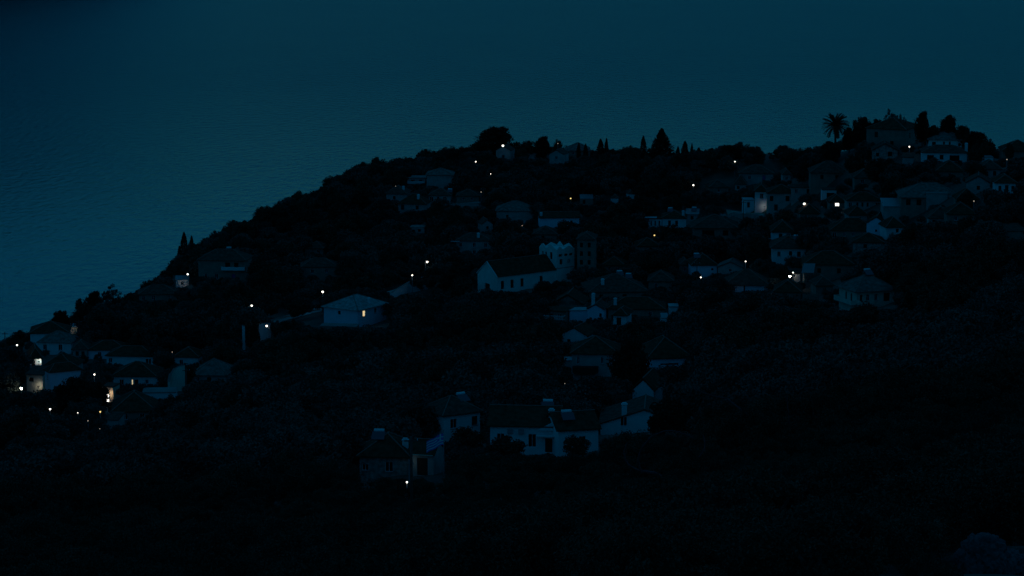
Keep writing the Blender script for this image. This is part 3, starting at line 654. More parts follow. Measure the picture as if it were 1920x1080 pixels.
def arch_window(w, hgt, mt):
    mb = MB(); pts_ = [(-w/2,.05,0),(w/2,.05,0)] + [(w/2*math.cos(t), .05, hgt-w/2+w/2*math.sin(t)) for t in np.linspace(0, math.pi, 9)]
    mb.poly(pts_); q = [(x,-.0,z) for x,_,z in pts_]
    for i in range(len(pts_)): j = (i+1) % len(pts_); mb.quad(pts_[i], pts_[j], q[j], q[i])
    return mb.mesh('window', M[mt])
aw = arch_window(1.1, 2.3, 'glass')
for h4 in hol:
    o = link('window', aw, root); o.location = ptF((h4[0]+h4[1])/2, h4[2], .2)
    o2 = MB().box(-.04, .04, -.03, .04, .02, 2.2).build('glazing_bar', M['wood'], o)
o = link('door', arch_window(2.2, hh-2.4+1.5, 'wood'), root); o.location = ptL(Wd/2, -1.5, .24); o.rotation_euler = (0,0,-math.pi/2)
ro_ = .3; mb = MB(); th = .18; x0, x1 = -.12, L+.1
for ya, yb in ((-ro_, Wd/2), (Wd+ro_, Wd/2)):
    zl = hh - ro_*ri/(Wd/2)*.5
    mb.hexa([(x0,ya,zl),(x1,ya,zl),(x1,yb,hh+ri),(x0,yb,hh+ri),(x0,ya,zl+th),(x1,ya,zl+th),(x1-(2.4 if True else 0),yb,hh+ri+th),(x0,yb,hh+ri+th)])
rf = mb.build('roof', M['tile'], root)
MB().tube([(x0,Wd/2,hh+ri+th),(x1-2.4,Wd/2,hh+ri+th)], .12, 5).build('ridge_cap', M['ridge'], rf)
for y0_, in ((-ro_,), (Wd+ro_,)):
    MB().tube([(x0,y0_,hh-.1),(x0,Wd/2,hh+ri+.1)], .13, 5).build('verge_coping', M['white'], rf)
CLEAR.append((893, 1000, 488, 549, p.y)); CLEAR.append((1000, 1060, 488, 530, p.y)); CLEAR.append((1008, 1080, 456, 528, p.y+8)); 
ca, sa = math.cos(a), math.sin(a)
for k in range(5): FOOT.append((p.x+ca*L*k/4-sa*Wd/2, p.y+sa*L*k/4+ca*Wd/2, Wd*.7))
# bell tower: two gabled faces in view
tw = 34*s/math.cos(a); td = 33*s/math.sin(a)
base = at(1044, 540, p.y + L*sa*.90); s2 = mpp(base); th_ = (540-469)*s2/CP
tower = empty('bell_tower', base, a); tag(tower, 'square white bell tower with zigzag gabled top behind the church roof', 'tower')
mb = MB()
zt = th_
holF = [(tw*.10,tw*.30,zt-2.0,zt-1.3),(tw*.42,tw*.62,zt-2.0,zt-1.3),(tw*.70,tw*.90,zt-2.0,zt-1.3),(tw*.16,tw*.32,zt-4.2,zt-2.7)]
holL = [(td*.60,td*.74,zt-2.9,zt-.9),(td*.15,td*.24,zt-2.6,zt-1.0),(td*.34,td*.43,zt-2.6,zt-1.0)]
pF, n_ = facade(mb, (0,0), (tw,0), -3, zt, holF, .3); pL, nl = facade(mb, (0,td), (0,0), -3, zt, holL, .3)
facade(mb, (tw,0), (tw,td), -3, zt, []); facade(mb, (tw,td), (0,td), -3, zt, [])
mb.quad((0,0,zt-.05),(tw,0,zt-.05),(tw,td,zt-.05),(0,td,zt-.05))
mb.build('wall', M['lime'], tower)
for pf, hs in ((pF, holF), (pL, holL)):
    for h4 in hs:
        o = link('opening', cached(('op', round(h4[1]-h4[0],2), round(h4[3]-h4[2],2)), lambda: MB().box(-(h4[1]-h4[0])/2, (h4[1]-h4[0])/2, 0, .05, 0, h4[3]-h4[2]).mesh('opening', M['glass'])), tower)
        o.location = pf((h4[0]+h4[1])/2, h4[2], .26)
        if pf is pL: o.rotation_euler = (0,0,-math.pi/2)
ph = 1.1
for side in (0, 1):
    y = 0 if side == 0 else td-.35
    for f0, f1 in ((.0,.34),(.34,1)):
        MB().hexa([(tw*f0,y,zt+.004),(tw*f1,y,zt+.004),(tw*f1,y+.35,zt+.004),(tw*f0,y+.35,zt+.004),
                   (tw*(f0+f1)/2-.05,y,zt+ph*.8),(tw*(f0+f1)/2+.05,y,zt+ph*.8),(tw*(f0+f1)/2+.05,y+.35,zt+ph*.8),(tw*(f0+f1)/2-.05,y+.35,zt+ph*.8)]).build('pediment', M['lime'], tower)
    x = 0 if side == 0 else tw-.35
    for f0, f1 in ((.0,.62),(.62,1)):
        MB().hexa([(x,.36+(td-.72)*f0,zt+.004),(x+.35,.36+(td-.72)*f0,zt+.004),(x+.35,.36+(td-.72)*f1,zt+.004),(x,.36+(td-.72)*f1,zt+.004),
                   (x,td*(f0+f1)/2-.05,zt+ph),(x+.35,td*(f0+f1)/2-.05,zt+ph),(x+.35,td*(f0+f1)/2+.05,zt+ph),(x,td*(f0+f1)/2+.05,zt+ph)]).build('pediment', M['lime'], tower)
cl = MB(); c0 = pF(tw*.66, zt-3.4, -.05)
cl.tube([(c0.x,c0.y-.02,c0.z),(c0.x,c0.y+.1,c0.z)], .55, 16); cl.build('clock_face', M['grey'], tower)
MB().box(-.12, tw+.12, -.12, td+.12, zt-5.2, zt-5.0).build('string_course', M['grey'], tower)
FOOT.append((base.x-sa*td/2+ca*tw/2, base.y+ca*td/2+sa*tw/2, 5))
# ------------------------------------------------------------------ lane, retaining walls
ROAD = []
def strip(name, label, px, width, mt, lift=.06, clear=True):
    P_ = [place(u, v) for u, v in px]; pp = []
    for i in range(len(P_)-1):
        for k in range(6): pp.append(P_[i].lerp(P_[i+1], k/6))
    pp.append(P_[-1]); mb = MB(); prev = None
    for i, q in enumerate(pp):
        d = (pp[min(i+1,len(pp)-1)]-pp[max(i-1,0)]); d.z = 0; d.normalize(); nrm = Vector((-d.y, d.x, 0))
        a_, b_ = q+nrm*width/2, q-nrm*width/2
        za = float(ground(q.x, q.y)[0]) + lift + .35
        a_.z = b_.z = za
        if prev: mb.hexa([prev[1]-Vector((0,0,2)), b_-Vector((0,0,2)), a_-Vector((0,0,2)), prev[0]-Vector((0,0,2)), prev[1], b_, a_, prev[0]])
        prev = (a_, b_)
        ROAD.append((q.x, q.y, width*.6+1.2))
    o = mb.build(name, M[mt]); return tag(o, label, kind='structure')
strip('village_lane', 'narrow lane climbing past the street lamps to the church', [(478,620),(520,603),(570,590),(640,573),(720,556),(775,538),(830,520),(880,512)], 4.0, 'lane')
strip('upper_lane', 'pale lane below the lamp lit wall', [(1350,397),(1395,403),(1440,408),(1490,408)], 3.5, 'concrete')
strip('terrace_lane', 'pale lane edge above the tall plain house', [(846,386),(870,384),(900,381)], 3.0, 'concrete')
def stone_wall(label, px, hts, mt='white', th=.35, name='retaining_wall'):
    """wall running through ground pixels px, top height hts above each"""
    P_ = [place(u, v) for u, v in px]; o0 = P_[0]; root = empty(name, o0); tag(root, label, 'wall')
    mb = MB()
    for i in range(len(P_)-1):
        a_, b_ = P_[i]-o0, P_[i+1]-o0; d = (b_-a_); d.z = 0; d.normalize(); nn = Vector((-d.y, d.x, 0))*th
        up = Vector((0,0,1))
        mb.hexa([a_-up*1.5, b_-up*1.5, b_+nn-up*1.5, a_+nn-up*1.5, a_+up*hts[i], b_+up*hts[i+1], b_+nn+up*hts[i+1], a_+nn+up*hts[i]])
        FOOT.append(((P_[i].x+P_[i+1].x)/2, (P_[i].y+P_[i+1].y)/2, 1.5))
    mb.build('wall', M[mt], root)
    cp = MB()
    for i in range(len(P_)-1):
        a_, b_ = P_[i]-o0, P_[i+1]-o0; d = (b_-a_); d.z = 0; d.normalize(); nn = Vector((-d.y, d.x, 0))*(th+.08); n2 = -Vector((-d.y, d.x, 0))*.08
        za, zb = Vector((0,0,hts[i]+.004)), Vector((0,0,hts[i+1]+.004)); t_ = Vector((0,0,.1))
        cp.hexa([a_+n2+za, b_+n2+zb, b_+nn+zb, a_+nn+za, a_+n2+za+t_, b_+n2+zb+t_, b_+nn+zb+t_, a_+nn+za+t_])
    cp.build('coping', M['concrete'], root)
    us = [u for u, v in px]; vv = [v for u, v in px]; sp_ = mpp(P_[0])
    CLEAR.append((min(us)-2, max(us)+2, min(v-h_/sp_*.9 for (u, v), h_ in zip(px, hts)), max(vv)-2, P_[0].y))
    return root
stone_wall('pale retaining wall beside the lane above the lit window house', [(735,558),(768,548),(802,542)], [1.4,2.9,3.8], 'white')
stone_wall('tall narrow white wall end at the bottom of the lane', [(455,663),(460,662)], [7.0,6.8], 'white')
stone_wall('white wall behind the cypress and lamp at the lane', [(486,640),(508,634)], [4.6,3.8], 'white')
stone_wall('pale kerb wall of the lane above the lamp by the white wall', [(508,606),(530,600),(556,593),(600,583)], [.7,.7,.6,.5], 'cream')
stone_wall('low pale wall crossing the upper slope', [(848,388),(898,386)], [.9,.9], 'grey')
stone_wall('rounded white cistern wall at the left village edge', [(319,738),(322,737),(328,736),(336,735),(346,734)], [2.6,4.2,5.2,5.6,5.7], 'cream', .5)
stone_wall('low wall along the lamp lit upper lane', [(1362,398),(1400,405),(1432,406)], [.8,.9,.9], 'cream')

# ------------------------------------------------------------------ lamps
LAMPS = []
def street_lamp(label, u, v, H, px, mt='lamp', side=0, name='street_lamp', group=None, polem='metal', clear=True):
    """lamp on a pole; side -1/+1 puts the pole left/right of the light"""
    q = place(u, v, H); s_ = mpp(q); r = px*s_/2*.70
    bx = q.x + side*.55; gz = float(ground(bx, q.y)[0]) ; H2 = q.z-gz
    root = empty(name, (bx, q.y, gz)); tag(root, label, 'street lamp' if name == 'street_lamp' else 'lamp', group)
    dx = q.x-bx
    MB().tube([(0,0,-1.0),(0,0,H2*.5),(0,0,H2+r*.9)], [.09,.075,.055], 7).build('pole', M[polem], root, True)
    if side: MB().tube([(0,0,H2+r*.8),(dx*.5,0,H2+r*1.15),(dx,0,H2+r*1.05)], .04, 5).build('arm', M[polem], root)
    MB().tube([(dx,0.02,H2+r*.80),(dx,0.02,H2+r*1.15)], [r*.9,r*.35], 8).build('lamp_head', M[polem], root)
    MB().ball((dx,-.04,H2), r, 10, 7).build('bulb', M[mt], root, True)
    if clear: CLEAR.append((u-5, u+5, v-5, v+6, q.y)); 
    FOOT.append((bx, q.y, .8)); return root
SL = [
 ('street lamp on a leaning pole at the left picture edge', 32,647,5,4.6,'lamp',0),
 ('street lamp above the dark tree crown beside the left roofs', 177,702,6,4.6,'lamp',0),
 ('tiny lamp leftmost among the lower left houses', 21,729,3,2.6,'lamp',0),
 ('bright lamp beside the plastered house wall', 40,728,3.2,6.0,'bright',0),
 ('white lamp low in the dark garden under the left houses', 94,767,4,5.2,'lamp',0),
 ('tiny white lamp at the foot of the huge round tree', 146,774,3,2.4,'lamp',0),
 ('yellow lamp below the blazing corner window', 188,772,3.5,4.4,'yellow',0),
 ('small dim lamp below the yellow lamp', 187,804,3,2.4,'soft',0),
 ('reddish dim lamp left of the yellow lamp', 165,789,3,2.6,'soft',0),
 ('dim lamp above the white house behind the left roofs', 323,660,5,2.2,'soft',0),
 ('street lamp by the small shed near the cypresses', 352,514,4,4.8,'lamp',0),
 ('street lamp with arm left of the climbing lane', 472,573,6,5.4,'lamp',-1),
 ('street lamp on a straight pole above the climbing lane', 605,547,6,5.8,'lamp',0),
 ('street lamp at the white wall by the foot of the lane', 500,611,5,5.6,'lamp',1),
 ('street lamp halfway up the lane above the retaining wall', 773,516,5.5,4.2,'lamp',0),
 ('street lamp with arm at the top of the lane near the church', 801,491,6.5,5.6,'lamp',-1),
 ('bright lamp at the gable of the little chapel', 943,273,8.0,5.6,'lamp',0),
 ('tiny lamp under the big spreading pine', 911,276,4,1.8,'lamp',0),
 ('lamp below the spreading pine on the skyline', 892,303,4.5,3.4,'lamp',0),
 ('tiny lamp on the slope under the little chapel', 920,326,3.5,2.0,'lamp',0),
 ('faint lamp before the skyline trees right of the chapel', 1046,269,4,1.8,'soft',0),
 ('tiny lamp at the foot of the broad plain house', 979,423,2.5,2.0,'soft',0),
 ('lamp in the dark middle of the upper wood', 1300,347,5,4.4,'lamp',0),
 ('lamp below the round skyline tree on the right', 1378,303,5,3.6,'lamp',0),
 ('large street lamp in front of the veranda houses', 1508,382,5.5,6.2,'lamp',1),
 ('lamp at the end of a pale wire over the centre roofs', 1398,490,5.5,3.6,'lamp',0),
 ('lamp before the house with the round vent', 1314,520,3,3.8,'lamp',0),
 ('upper of two lamps beside the pale sheet panel', 1487,511,5.5,3.8,'lamp',0),
 ('lower bright lamp flooding a white wall beside the sheet panel', 1481,518,4,5.4,'bright',0),
 ('lamp beside the hilltop mansion corner', 1705,275,4,3.6,'lamp',0),
 ('faint lamp before the hilltop trees', 1740,245,5,2.2,'soft',0),
 ('faint lamp in front of the right edge houses', 1888,299,4,2.6,'soft',0),
 ('faint lamp at the low cottage on the right', 1826,377,3,2.8,'soft',0),
 ('tiny lamp under the awning house', 1059,719,3,1.8,'soft',0),
 ('bright lamp among the bushes below the stone flag house', 763,904,3.0,5.0,'lamp',0),
 ('tiny lamp before the dark roofs of the upper left', 742,349,4,1.8,'soft',0),
 ('pale lamp beside the upper lane pole', 902,360,5,2.4,'soft',0),
 ('yellow lamp glowing inside a bush by the twin window house', 1227,441,2.2,4.0,'yellow',0),
 ('yellow lamp glowing behind leaves on the upper slope', 1070,372,2.5,3.6,'yellow',0),
 ('small white lamp on the balcony of the dim house by the cypresses', 444,503,5.5,2.6,'lamp',0),
]
for L_ in SL: street_lamp(*L_[:7], group='lamps burning across the village')
def flood(h_, fx, z, out, mt, label):
    """hooded lantern on a short post that shines on the wall behind it"""
    w_ = h_['w']; rz = h_.rotation_euler[2]; lx, ly = -w_/2+fx*w_, -out
    x = h_.location.x+lx*math.cos(rz)-ly*math.sin(rz); y_ = h_.location.y+lx*math.sin(rz)+ly*math.cos(rz)
    g = float(ground(x, y_)[0]); zz = h_.location.z + z + 1.0 - g
    root = empty('wall_lantern', (x, y_, g), rz); tag(root, label, 'lamp')
    MB().tube([(0,0,-.5),(0,0,zz-.13)], .04, 6).build('post', M['metal'], root)
    MB().box(-.2,.2,-.10,.0,zz-.125,zz+.125).build('housing', M['metal'], root)
    MB().box(-.17,.17,.004,.02,zz-.10,zz+.10).build('lens', M[mt], root)
    MB().box(-.22,.22,-.12,.10,zz+.128,zz+.15).build('hood', M['metal'], root)
for q in FLOODS: flood(*q)


# ------------------------------------------------------------------ poles and wires
def utility_pole(label, u, vtop, H, r=.13):
    q = place(u, vtop, H); root = empty('utility_pole', (q.x, q.y, float(ground(q.x, q.y)[0]))); tag(root, label, 'pole')
    hz = q.z-root.location.z
    MB().tube([(0,0,-1),(0,0,hz)], [r*1.2,r*.8], 7).build('pole', M['bark'], root, True)
    MB().box(-.8,.8,-.07,.07,hz-.6,hz-.46).build('crossarm', M['bark'], root)
    for x in (-.7,0,.7): MB().tube([(x,0,hz-.455),(x,0,hz-.28)], .05, 5).build('insulator', M['tank'], root)
    FOOT.append((q.x, q.y, .8)); return root
utility_pole('dark utility pole against the sea at far left', 9,622,8)
utility_pole('dark utility pole standing before the stone flag house', 771,818,9,.17)
utility_pole('bare pole in front of the round vent house', 1307,490,8)
utility_pole('bare pole left of the lamp lit corner house', 1394,376,7)
utility_pole('pole on the upper slope beside the lane lamp', 906,352,8)
utility_pole('pole before the green hipped house', 349,690,7)
utility_pole('white pole behind the left skyline house', 147,600,6)
p0 = place(767, 862, 3.0)
root = empty('bamboo_screen_post', (p0.x, p0.y, float(ground(p0.x, p0.y)[0]))); tag(root, 'thin pale post lit by the lamp below the stone house', 'post')
MB().tube([(0,0,-.5),(0,0,p0.z-root.location.z)], .10, 6).build('post', M['sheet'], root)

# ------------------------------------------------------------------ the striped flag
Yf = 326.0; top = at(832, 812, Yf); sf = mpp(top); gz = float(ground(top.x, top.y)[0])
root = empty('flagpole', (top.x, top.y, gz)); tag(root, 'blue and white striped flag with cross flying on its pole beside the stone house', 'flag')
hz = top.z-gz
MB().tube([(0,0,-1),(0,0,hz+.3)], [.06,.04], 6).build('pole', M['metal'], root, True)
MB().ball((0,0,hz+.36), .09, 8, 6).build('finial', M['sheet'], root)
fw, fh = 33*sf, 22*sf; nx, nz_ = 36, 27
vv = []; ff = []; mi = []
for i in range(nx+1):
    for j in range(nz_+1):
        x = i/nx; zz = j/nz_
        vv.append((-.05-fw*x*.96, .16*math.sin(x*7.5+zz*1.2)*x, hz-.05-fh*zz - fh*.75*x**1.3 + .05*math.sin(x*9)))
for i in range(nx):
    for j in range(nz_):
        a_ = i*(nz_+1)+j; ff.append((a_, a_+nz_+1, a_+nz_+2, a_+1))
        st = j*9//nz_; cx, cz = (i+.5)/nx, (j+.5)/nz_
        if cx < 10/27 and cz < 5/9: w_ = abs(cx-5/27) < 1/27 or abs(cz-2.5/9) < .5/9
        else: w_ = st % 2 == 1
        mi.append(1 if w_ else 0)
me = bpy.data.meshes.new('flag'); me.from_pydata(vv, [], ff)
me.materials.append(mat('flag_blue', (.03,.17,.60), .8, .05)); me.materials.append(mat('flag_white', (.8,.82,.84), .8, .05))
me.polygons.foreach_set('material_index', mi); me.polygons.foreach_set('use_smooth', [True]*len(mi)); link('flag', me, root)
CLEAR.append((796, 836, 808, 852, Yf))

# ------------------------------------------------------------------ plants
def leaf_cloud(n_, r_fn, size, rng, flat=.0):
    """n leaf quads at points given by r_fn"""
    c = r_fn(n_, rng); k = len(c)
    a_ = rng.normal(size=(k,3)); a_ /= np.linalg.norm(a_, axis=1)[:,None]
    b_ = np.cross(a_, rng.normal(size=(k,3))); b_ /= np.linalg.norm(b_, axis=1)[:,None]
    sz = size*rng.uniform(.6, 1.35, (k,1))
    v = np.stack([c-a_*sz, c-b_*sz*.55, c+a_*sz, c+b_*sz*.55], 1).reshape(-1,3)
    f = np.arange(4*k).reshape(-1,4)
    return v, f
def cloud_mesh(name, v, f, mt):
    me = bpy.data.meshes.new(name); me.vertices.add(len(v)); me.vertices.foreach_set('co', v.astype(np.float32).ravel())
    me.loops.add(f.size); me.loops.foreach_set('vertex_index', f.astype(np.int32).ravel())
    me.polygons.add(len(f)); me.polygons.foreach_set('loop_start', np.arange(0, f.size, 4, dtype=np.int32))
    me.materials.append(M[mt]); me.update(); me.validate(); return me
def clumpy(rx, rz, cz, nclump, cr, rng0, hollow=.45, lob=.25):
    """clumps spread over an uneven crown"""
    d = rng0.normal(size=(nclump,3)); d /= np.linalg.norm(d, axis=1)[:,None]
    rad = hollow + (1-hollow)*rng0.uniform(0,1,nclump)**.6
    rad *= 1 + lob*np.sin(3*np.arctan2(d[:,1],d[:,0])+rng0.uniform(0,6)) * rng0.uniform(.3,1,nclump)
    cc = d*rad[:,None]*np.array([rx,rx,rz]); cc[:,2] += cz
    cs = cr*rng0.uniform(.6,1.4,nclump)
    def fn(n_, rng):
        i = rng.integers(0, nclump, n_); q = rng.normal(size=(n_,3)); q /= np.linalg.norm(q, axis=1)[:,None]
        q *= rng.uniform(0,1,(n_,1))**.45
        q[:,2] *= .8
        return cc[i] + q*cs[i][:,None]
    return fn, cc
def trunk_mesh(name, h_, r_, tips, rng, mt='bark', fork=.45):
    mb = MB(); z1 = h_*fork; off = rng.normal(size=2)*.12*h_*.3
    mb.tube([(0,0,-.8),(0,0,0),(off[0]*.5,off[1]*.5,z1*.5),(off[0],off[1],z1)], [r_*1.5,r_*1.2,r_*.9,r_*.8], 7)
    for t_ in tips:
        m_ = [(off[0]+t_[0])*.45, (off[1]+t_[1])*.45, z1+(t_[2]-z1)*.5+.2]
        mb.tube([(off[0],off[1],z1-.1), m_, t_], [r_*.6,r_*.38,r_*.1], 5)
    return mb.mesh(name, M[mt], True)
PROTO = {}
def proto(kind, var):
    """trunk and crown mesh of unit-ish trees (metres), height returned"""
    if (kind, var) in PROTO: return PROTO[(kind, var)]
    rng = np.random.default_rng(hash((kind, var)) % 1000 if False else sum(map(ord, kind))*7+var*13)
    if kind == 'olive':        # 5 m, broad and airy
        fn, cc = clumpy(2.6, 1.7, 3.3, 34, .85, rng, .5, .25); v, f = leaf_cloud(4200, fn, .20, rng); H_ = 5.2
        tr = trunk_mesh('trunk', 5, .28, cc[:6], rng, fork=.3); mt = 'olive'
    elif kind == 'oliven':     # the same with finer leaves, for the near slope
        fn, cc = clumpy(2.6, 1.8, 3.3, 60, .65, rng, .45, .3); v, f = leaf_cloud(9000, fn, .10, rng); H_ = 5.3
        tr = trunk_mesh('trunk', 5, .28, cc[:8], rng, fork=.3); mt = 'leaf'
    elif kind == 'broad':      # 8 m, dense and dark
        fn, cc = clumpy(3.2, 3.1, 4.9, 60, 1.05, rng, .45, .2); v, f = leaf_cloud(7000, fn, .25, rng); H_ = 8.4
        tr = trunk_mesh('trunk', 8, .32, cc[:7], rng, fork=.3); mt = 'leaf'
    elif kind == 'dense':      # 8 m, thick dark crown reaching low
        fn, cc = clumpy(3.2, 3.5, 4.5, 120, .95, rng, .35, .18); v, f = leaf_cloud(11000, fn, .24, rng); H_ = 8.4
        tr = trunk_mesh('trunk', 8, .32, cc[:7], rng, fork=.25); mt = 'cyp'
    elif kind == 'airy':       # 8 m, thin crown the sea shows through
        fn, cc = clumpy(3.0, 2.8, 5.0, 46, .62, rng, .6, .25); v, f = leaf_cloud(3000, fn, .2, rng); H_ = 8.2
        tr = trunk_mesh('trunk', 8, .2, cc[:22], rng, fork=.3); mt = 'olive'
    elif kind == 'pine':       # spreading pine 10 m
        fn, cc = clumpy(5.0, 2.6, 7.0, 70, 1.25, rng, .4, .3); v, f = leaf_cloud(5500, fn, .26, rng); H_ = 10.2
        tr = trunk_mesh('trunk', 10, .4, cc[:9], rng, fork=.4); mt = 'cyp'
    elif kind == 'bush':       # 2.2 m
        fn, cc = clumpy(1.5, .95, .9, 22, .55, rng, .3, .25); v, f = leaf_cloud(1300, fn, .15, rng); H_ = 2.2
        tr = trunk_mesh('trunk', 1.6, .1, cc[:4], rng, fork=.2); mt = 'leaf'
    elif kind == 'cypress':    # 10 m flame
        def fn(n_, rng):
            z_ = rng.uniform(0,1,n_)**.8; t_ = rng.uniform(0,2*np.pi,n_)
            rr_ = 1.0*np.clip(np.sin(np.pi*np.clip(z_*.86+.14,0,1))**.7, .03, 1)*(1-.25*z_)*rng.uniform(.55,1.08,n_)*(1+.12*np.sin(3*t_+z_*9))
            return np.stack([rr_*np.cos(t_), rr_*np.sin(t_), .4+z_*9.6], 1)
        v, f = leaf_cloud(2600, fn, .2, rng); H_ = 10.1; mt = 'cyp'
        m_ = MB(); m_.tube([(0,0,-.8),(0,0,3),(0,0,8.5)], [.2,.15,.04], 6); tr = m_.mesh('trunk', M['bark'], True)
    elif kind == 'conifer':    # broad fir-like triangle 12 m, branch tiers
        def fn(n_, rng):
            lev = rng.integers(0,16,n_); z0_ = .6+lev*.70; t_ = rng.uniform(0,2*np.pi,n_)
            R_ = (1-lev/16.5)*4.6*(.82+.18*np.sin(5*t_+lev*1.7)); q = rng.uniform(0,1,n_)**.6
            return np.stack([R_*q*np.cos(t_), R_*q*np.sin(t_), z0_+rng.uniform(-.3,.45,n_)-q*.45+(1-q)*.5], 1)
        v, f = leaf_cloud(5200, fn, .26, rng); H_ = 12; mt = 'cyp'
        m_ = MB(); m_.tube([(0,0,-.8),(0,0,5),(0,0,11.6)], [.35,.22,.03], 6); tr = m_.mesh('trunk', M['bark'], True)
    cr = cloud_mesh('crown', v, f, mt)
    PROTO[(kind, var)] = (tr, cr, H_); return PROTO[(kind, var)]
def tree_at(pos, kind, var, H, Wd_=None, label='', cat='tree', group=None, name='tree', rz=None):
    tr, cr, H0 = proto(kind, var); k = H/H0
    o = empty(name, pos, random.uniform(0,6.28) if rz is None else rz); kx = k if Wd_ is None else Wd_
    o.scale = (kx, kx, k); tag(o, label, cat, group)
    link('trunk', tr, o); link('crown', cr, o); return o
CR_W = dict(dense=8.0, olive=6.2, oliven=6.2, broad=8.0, airy=7.4, pine=12.0, bush=3.8, cypress=2.0, conifer=8.6)
TREES = []   # (x, y, radius)
def tree_px(label, u, vt, vb, wpx, kind, var=0, name=None, cat='tree', group=None):
    q = place(u, vb); s_ = mpp(q); H = (vb-vt)*s_/CP
    o = tree_at((q.x, q.y, float(ground(q.x, q.y)[0])-.1), kind, var, H, wpx*s_/CR_W[kind], label, cat, group, name or {'cypress':'cypress_tree','conifer':'fir_tree','pine':'umbrella_pine','bush':'bush','olive':'olive_tree','airy':'airy_tree'}.get(kind,'broadleaf_tree'))
    TREES.append((q.x, q.y, wpx*s_*.35)); return o
for T in [
 ('thin cypress behind the low domed roof, left of two', 1085,255,292,9,'cypress',0),
 ('thin cypress behind the low domed roof, right of two', 1098,257,292,10,'cypress',1),
 ('fat blunt cypress standing on the central skyline', 1126,257,300,15,'cypress',0),
 ('slim pointed cypress right beside the fat blunt one', 1137,256,300,9,'cypress',1),
 ('cypress just left of the big dark fir', 1206,254,300,13,'cypress',0),
 ('cypress with ragged top right of the big dark fir', 1284,264,304,15,'cypress',1),
 ('thin small cypress farthest right of the fir', 1297,268,304,7,'cypress',0),
 ('low pointed shrub cypress near the right skyline wall', 1310,276,304,13,'cypress',1),
 ('small cypress between the fir and the ragged cypress', 1271,274,304,10,'cypress',1),
 ('big dark triangular fir on the central skyline', 1240,240,316,96,'conifer',0),
 ('tallest cypress of the left slope skyline', 346,433,492,16,'cypress',0),
 ('second cypress right of the tallest on the left slope', 360,441,490,11,'cypress',1),
 ('small cypress left of the tallest on the left slope', 337,458,500,10,'cypress',1),
 ('dark cypress before the white wall at the lane foot', 478,606,664,22,'cypress',0),
 ('dark cypress column on the valley slope', 597,628,700,18,'cypress',1),
 ('dark column cypress right of the square pale roofed house', 1702,545,640,38,'cypress',0),
 ('big spreading pine on the skyline above the chapel lamp', 930,239,304,88,'dense',1),
 ('bushy tree at the left foot of the spreading pine', 872,270,305,40,'dense',0),
 ('round skyline tree right of the spreading pine', 1018,253,300,36,'dense',1),
 ('skyline tree with split crown above the domed roof', 1046,260,300,24,'broad',2),
 ('low spreading skyline tree right of the spreading pine', 990,264,302,40,'broad',0),
 ('round tree on the skyline between the cypress pairs', 1187,273,304,34,'broad',1),
 ('wide round skyline tree above the right lane', 1368,269,306,48,'dense',0),
 ('flat skyline hedge tree right of the round one', 1412,276,304,44,'broad',0),
 ('low skyline bush tree before the palm, left', 1465,278,302,40,'broad',1),
 ('low skyline bush tree before the palm, right', 1512,270,300,44,'broad',2),
 ('bushy tree left behind the mansion roof', 1642,224,276,30,'dense',1),
 ('round tree closing the gap right of the villa trees', 1803,232,284,34,'dense',0),
 ('split crowned tree left of the hilltop mansion', 1616,216,282,46,'dense',0),
 ('smaller tree filling between palm and mansion', 1592,236,284,30,'dense',0),
 ('airy tree rising behind the mansion roof', 1668,204,272,36,'airy',0),
 ('second airy tree touching the mansion roof', 1690,214,272,26,'airy',1),
 ('double lobed tree between mansion and villa', 1729,210,276,32,'dense',1),
 ('dark lower tree behind the villa lamp', 1748,232,280,32,'dense',0),
 ('tall rounded tree behind the villa', 1777,212,276,37,'dense',0),
 ('broad dark tree right of the hilltop villa', 1828,247,298,56,'dense',1),
 ('shrubby tree right end of the villa grove', 1856,262,304,26,'broad',2),
 ('small dark tree at the right skyline', 1892,270,306,20,'broad',0),
 ('airy leafy tree on the left skyline', 212,533,596,46,'airy',0),
 ('dense dark tree left of the airy skyline tree', 178,545,604,42,'dense',1),
 ('round dark tree above the left skyline roof', 116,579,634,40,'dense',0),
 ('dark tree between roof and slope on the left skyline', 152,562,625,36,'broad',0),
 ('bushy tree right of the airy skyline tree', 246,550,592,36,'broad',2),
 ('huge round dark tree among the lower left houses', 146,702,792,94,'dense',0),
 ('second dark lobe of the huge round tree', 182,712,780,52,'dense',0),
 ('round dark tree above the white cistern wall', 318,672,716,44,'dense',1),
 ('huge dark tree between the awning house and tall chimney', 1184,636,760,84,'dense',1),
 ('dark tree left of the church gable', 846,508,575,66,'dense',0),
 ('dark bush covering the church wall foot', 1020,530,566,48,'broad',0),
 ('round bush before the church tower foot', 1058,524,556,40,'broad',1),
 ('shrub at the church gable foot', 922,548,576,36,'broad',2),
 ('round tree before the long white walled house', 1064,412,448,46,'broad',1),
 ('dark round tree beside the broad veranda house', 1394,430,476,44,'broad',0),
 ('rounded tree under the twin window house', 1262,422,468,52,'broad',2),
 ('bush hiding the end of the long white low house', 948,818,872,84,'broad',0),
 ('dark tree hiding half of the white gabled house', 1256,742,846,96,'dense',0),
 ('leafy bush before the low white annex', 1082,815,862,54,'broad',1),
 ('tree between the flag and the long white house', 880,800,860,74,'broad',2),
 ('bushy tree before the square pale roofed house', 1620,568,640,80,'broad',1),
 ('dark tree right of the bright white gable end', 1712,420,492,60,'broad',0),
 ('dark tree before the right edge white house', 1812,360,400,40,'broad',2),
 ('round tree left of the rightmost lamp', 1905,305,350,44,'broad',1),
 ('tree on the slope under the hilltop barn', 1650,298,352,60,'broad',2),
 ('dark tree at the foot of the palm', 1556,262,312,44,'dense',0),
]: tree_px(*T)

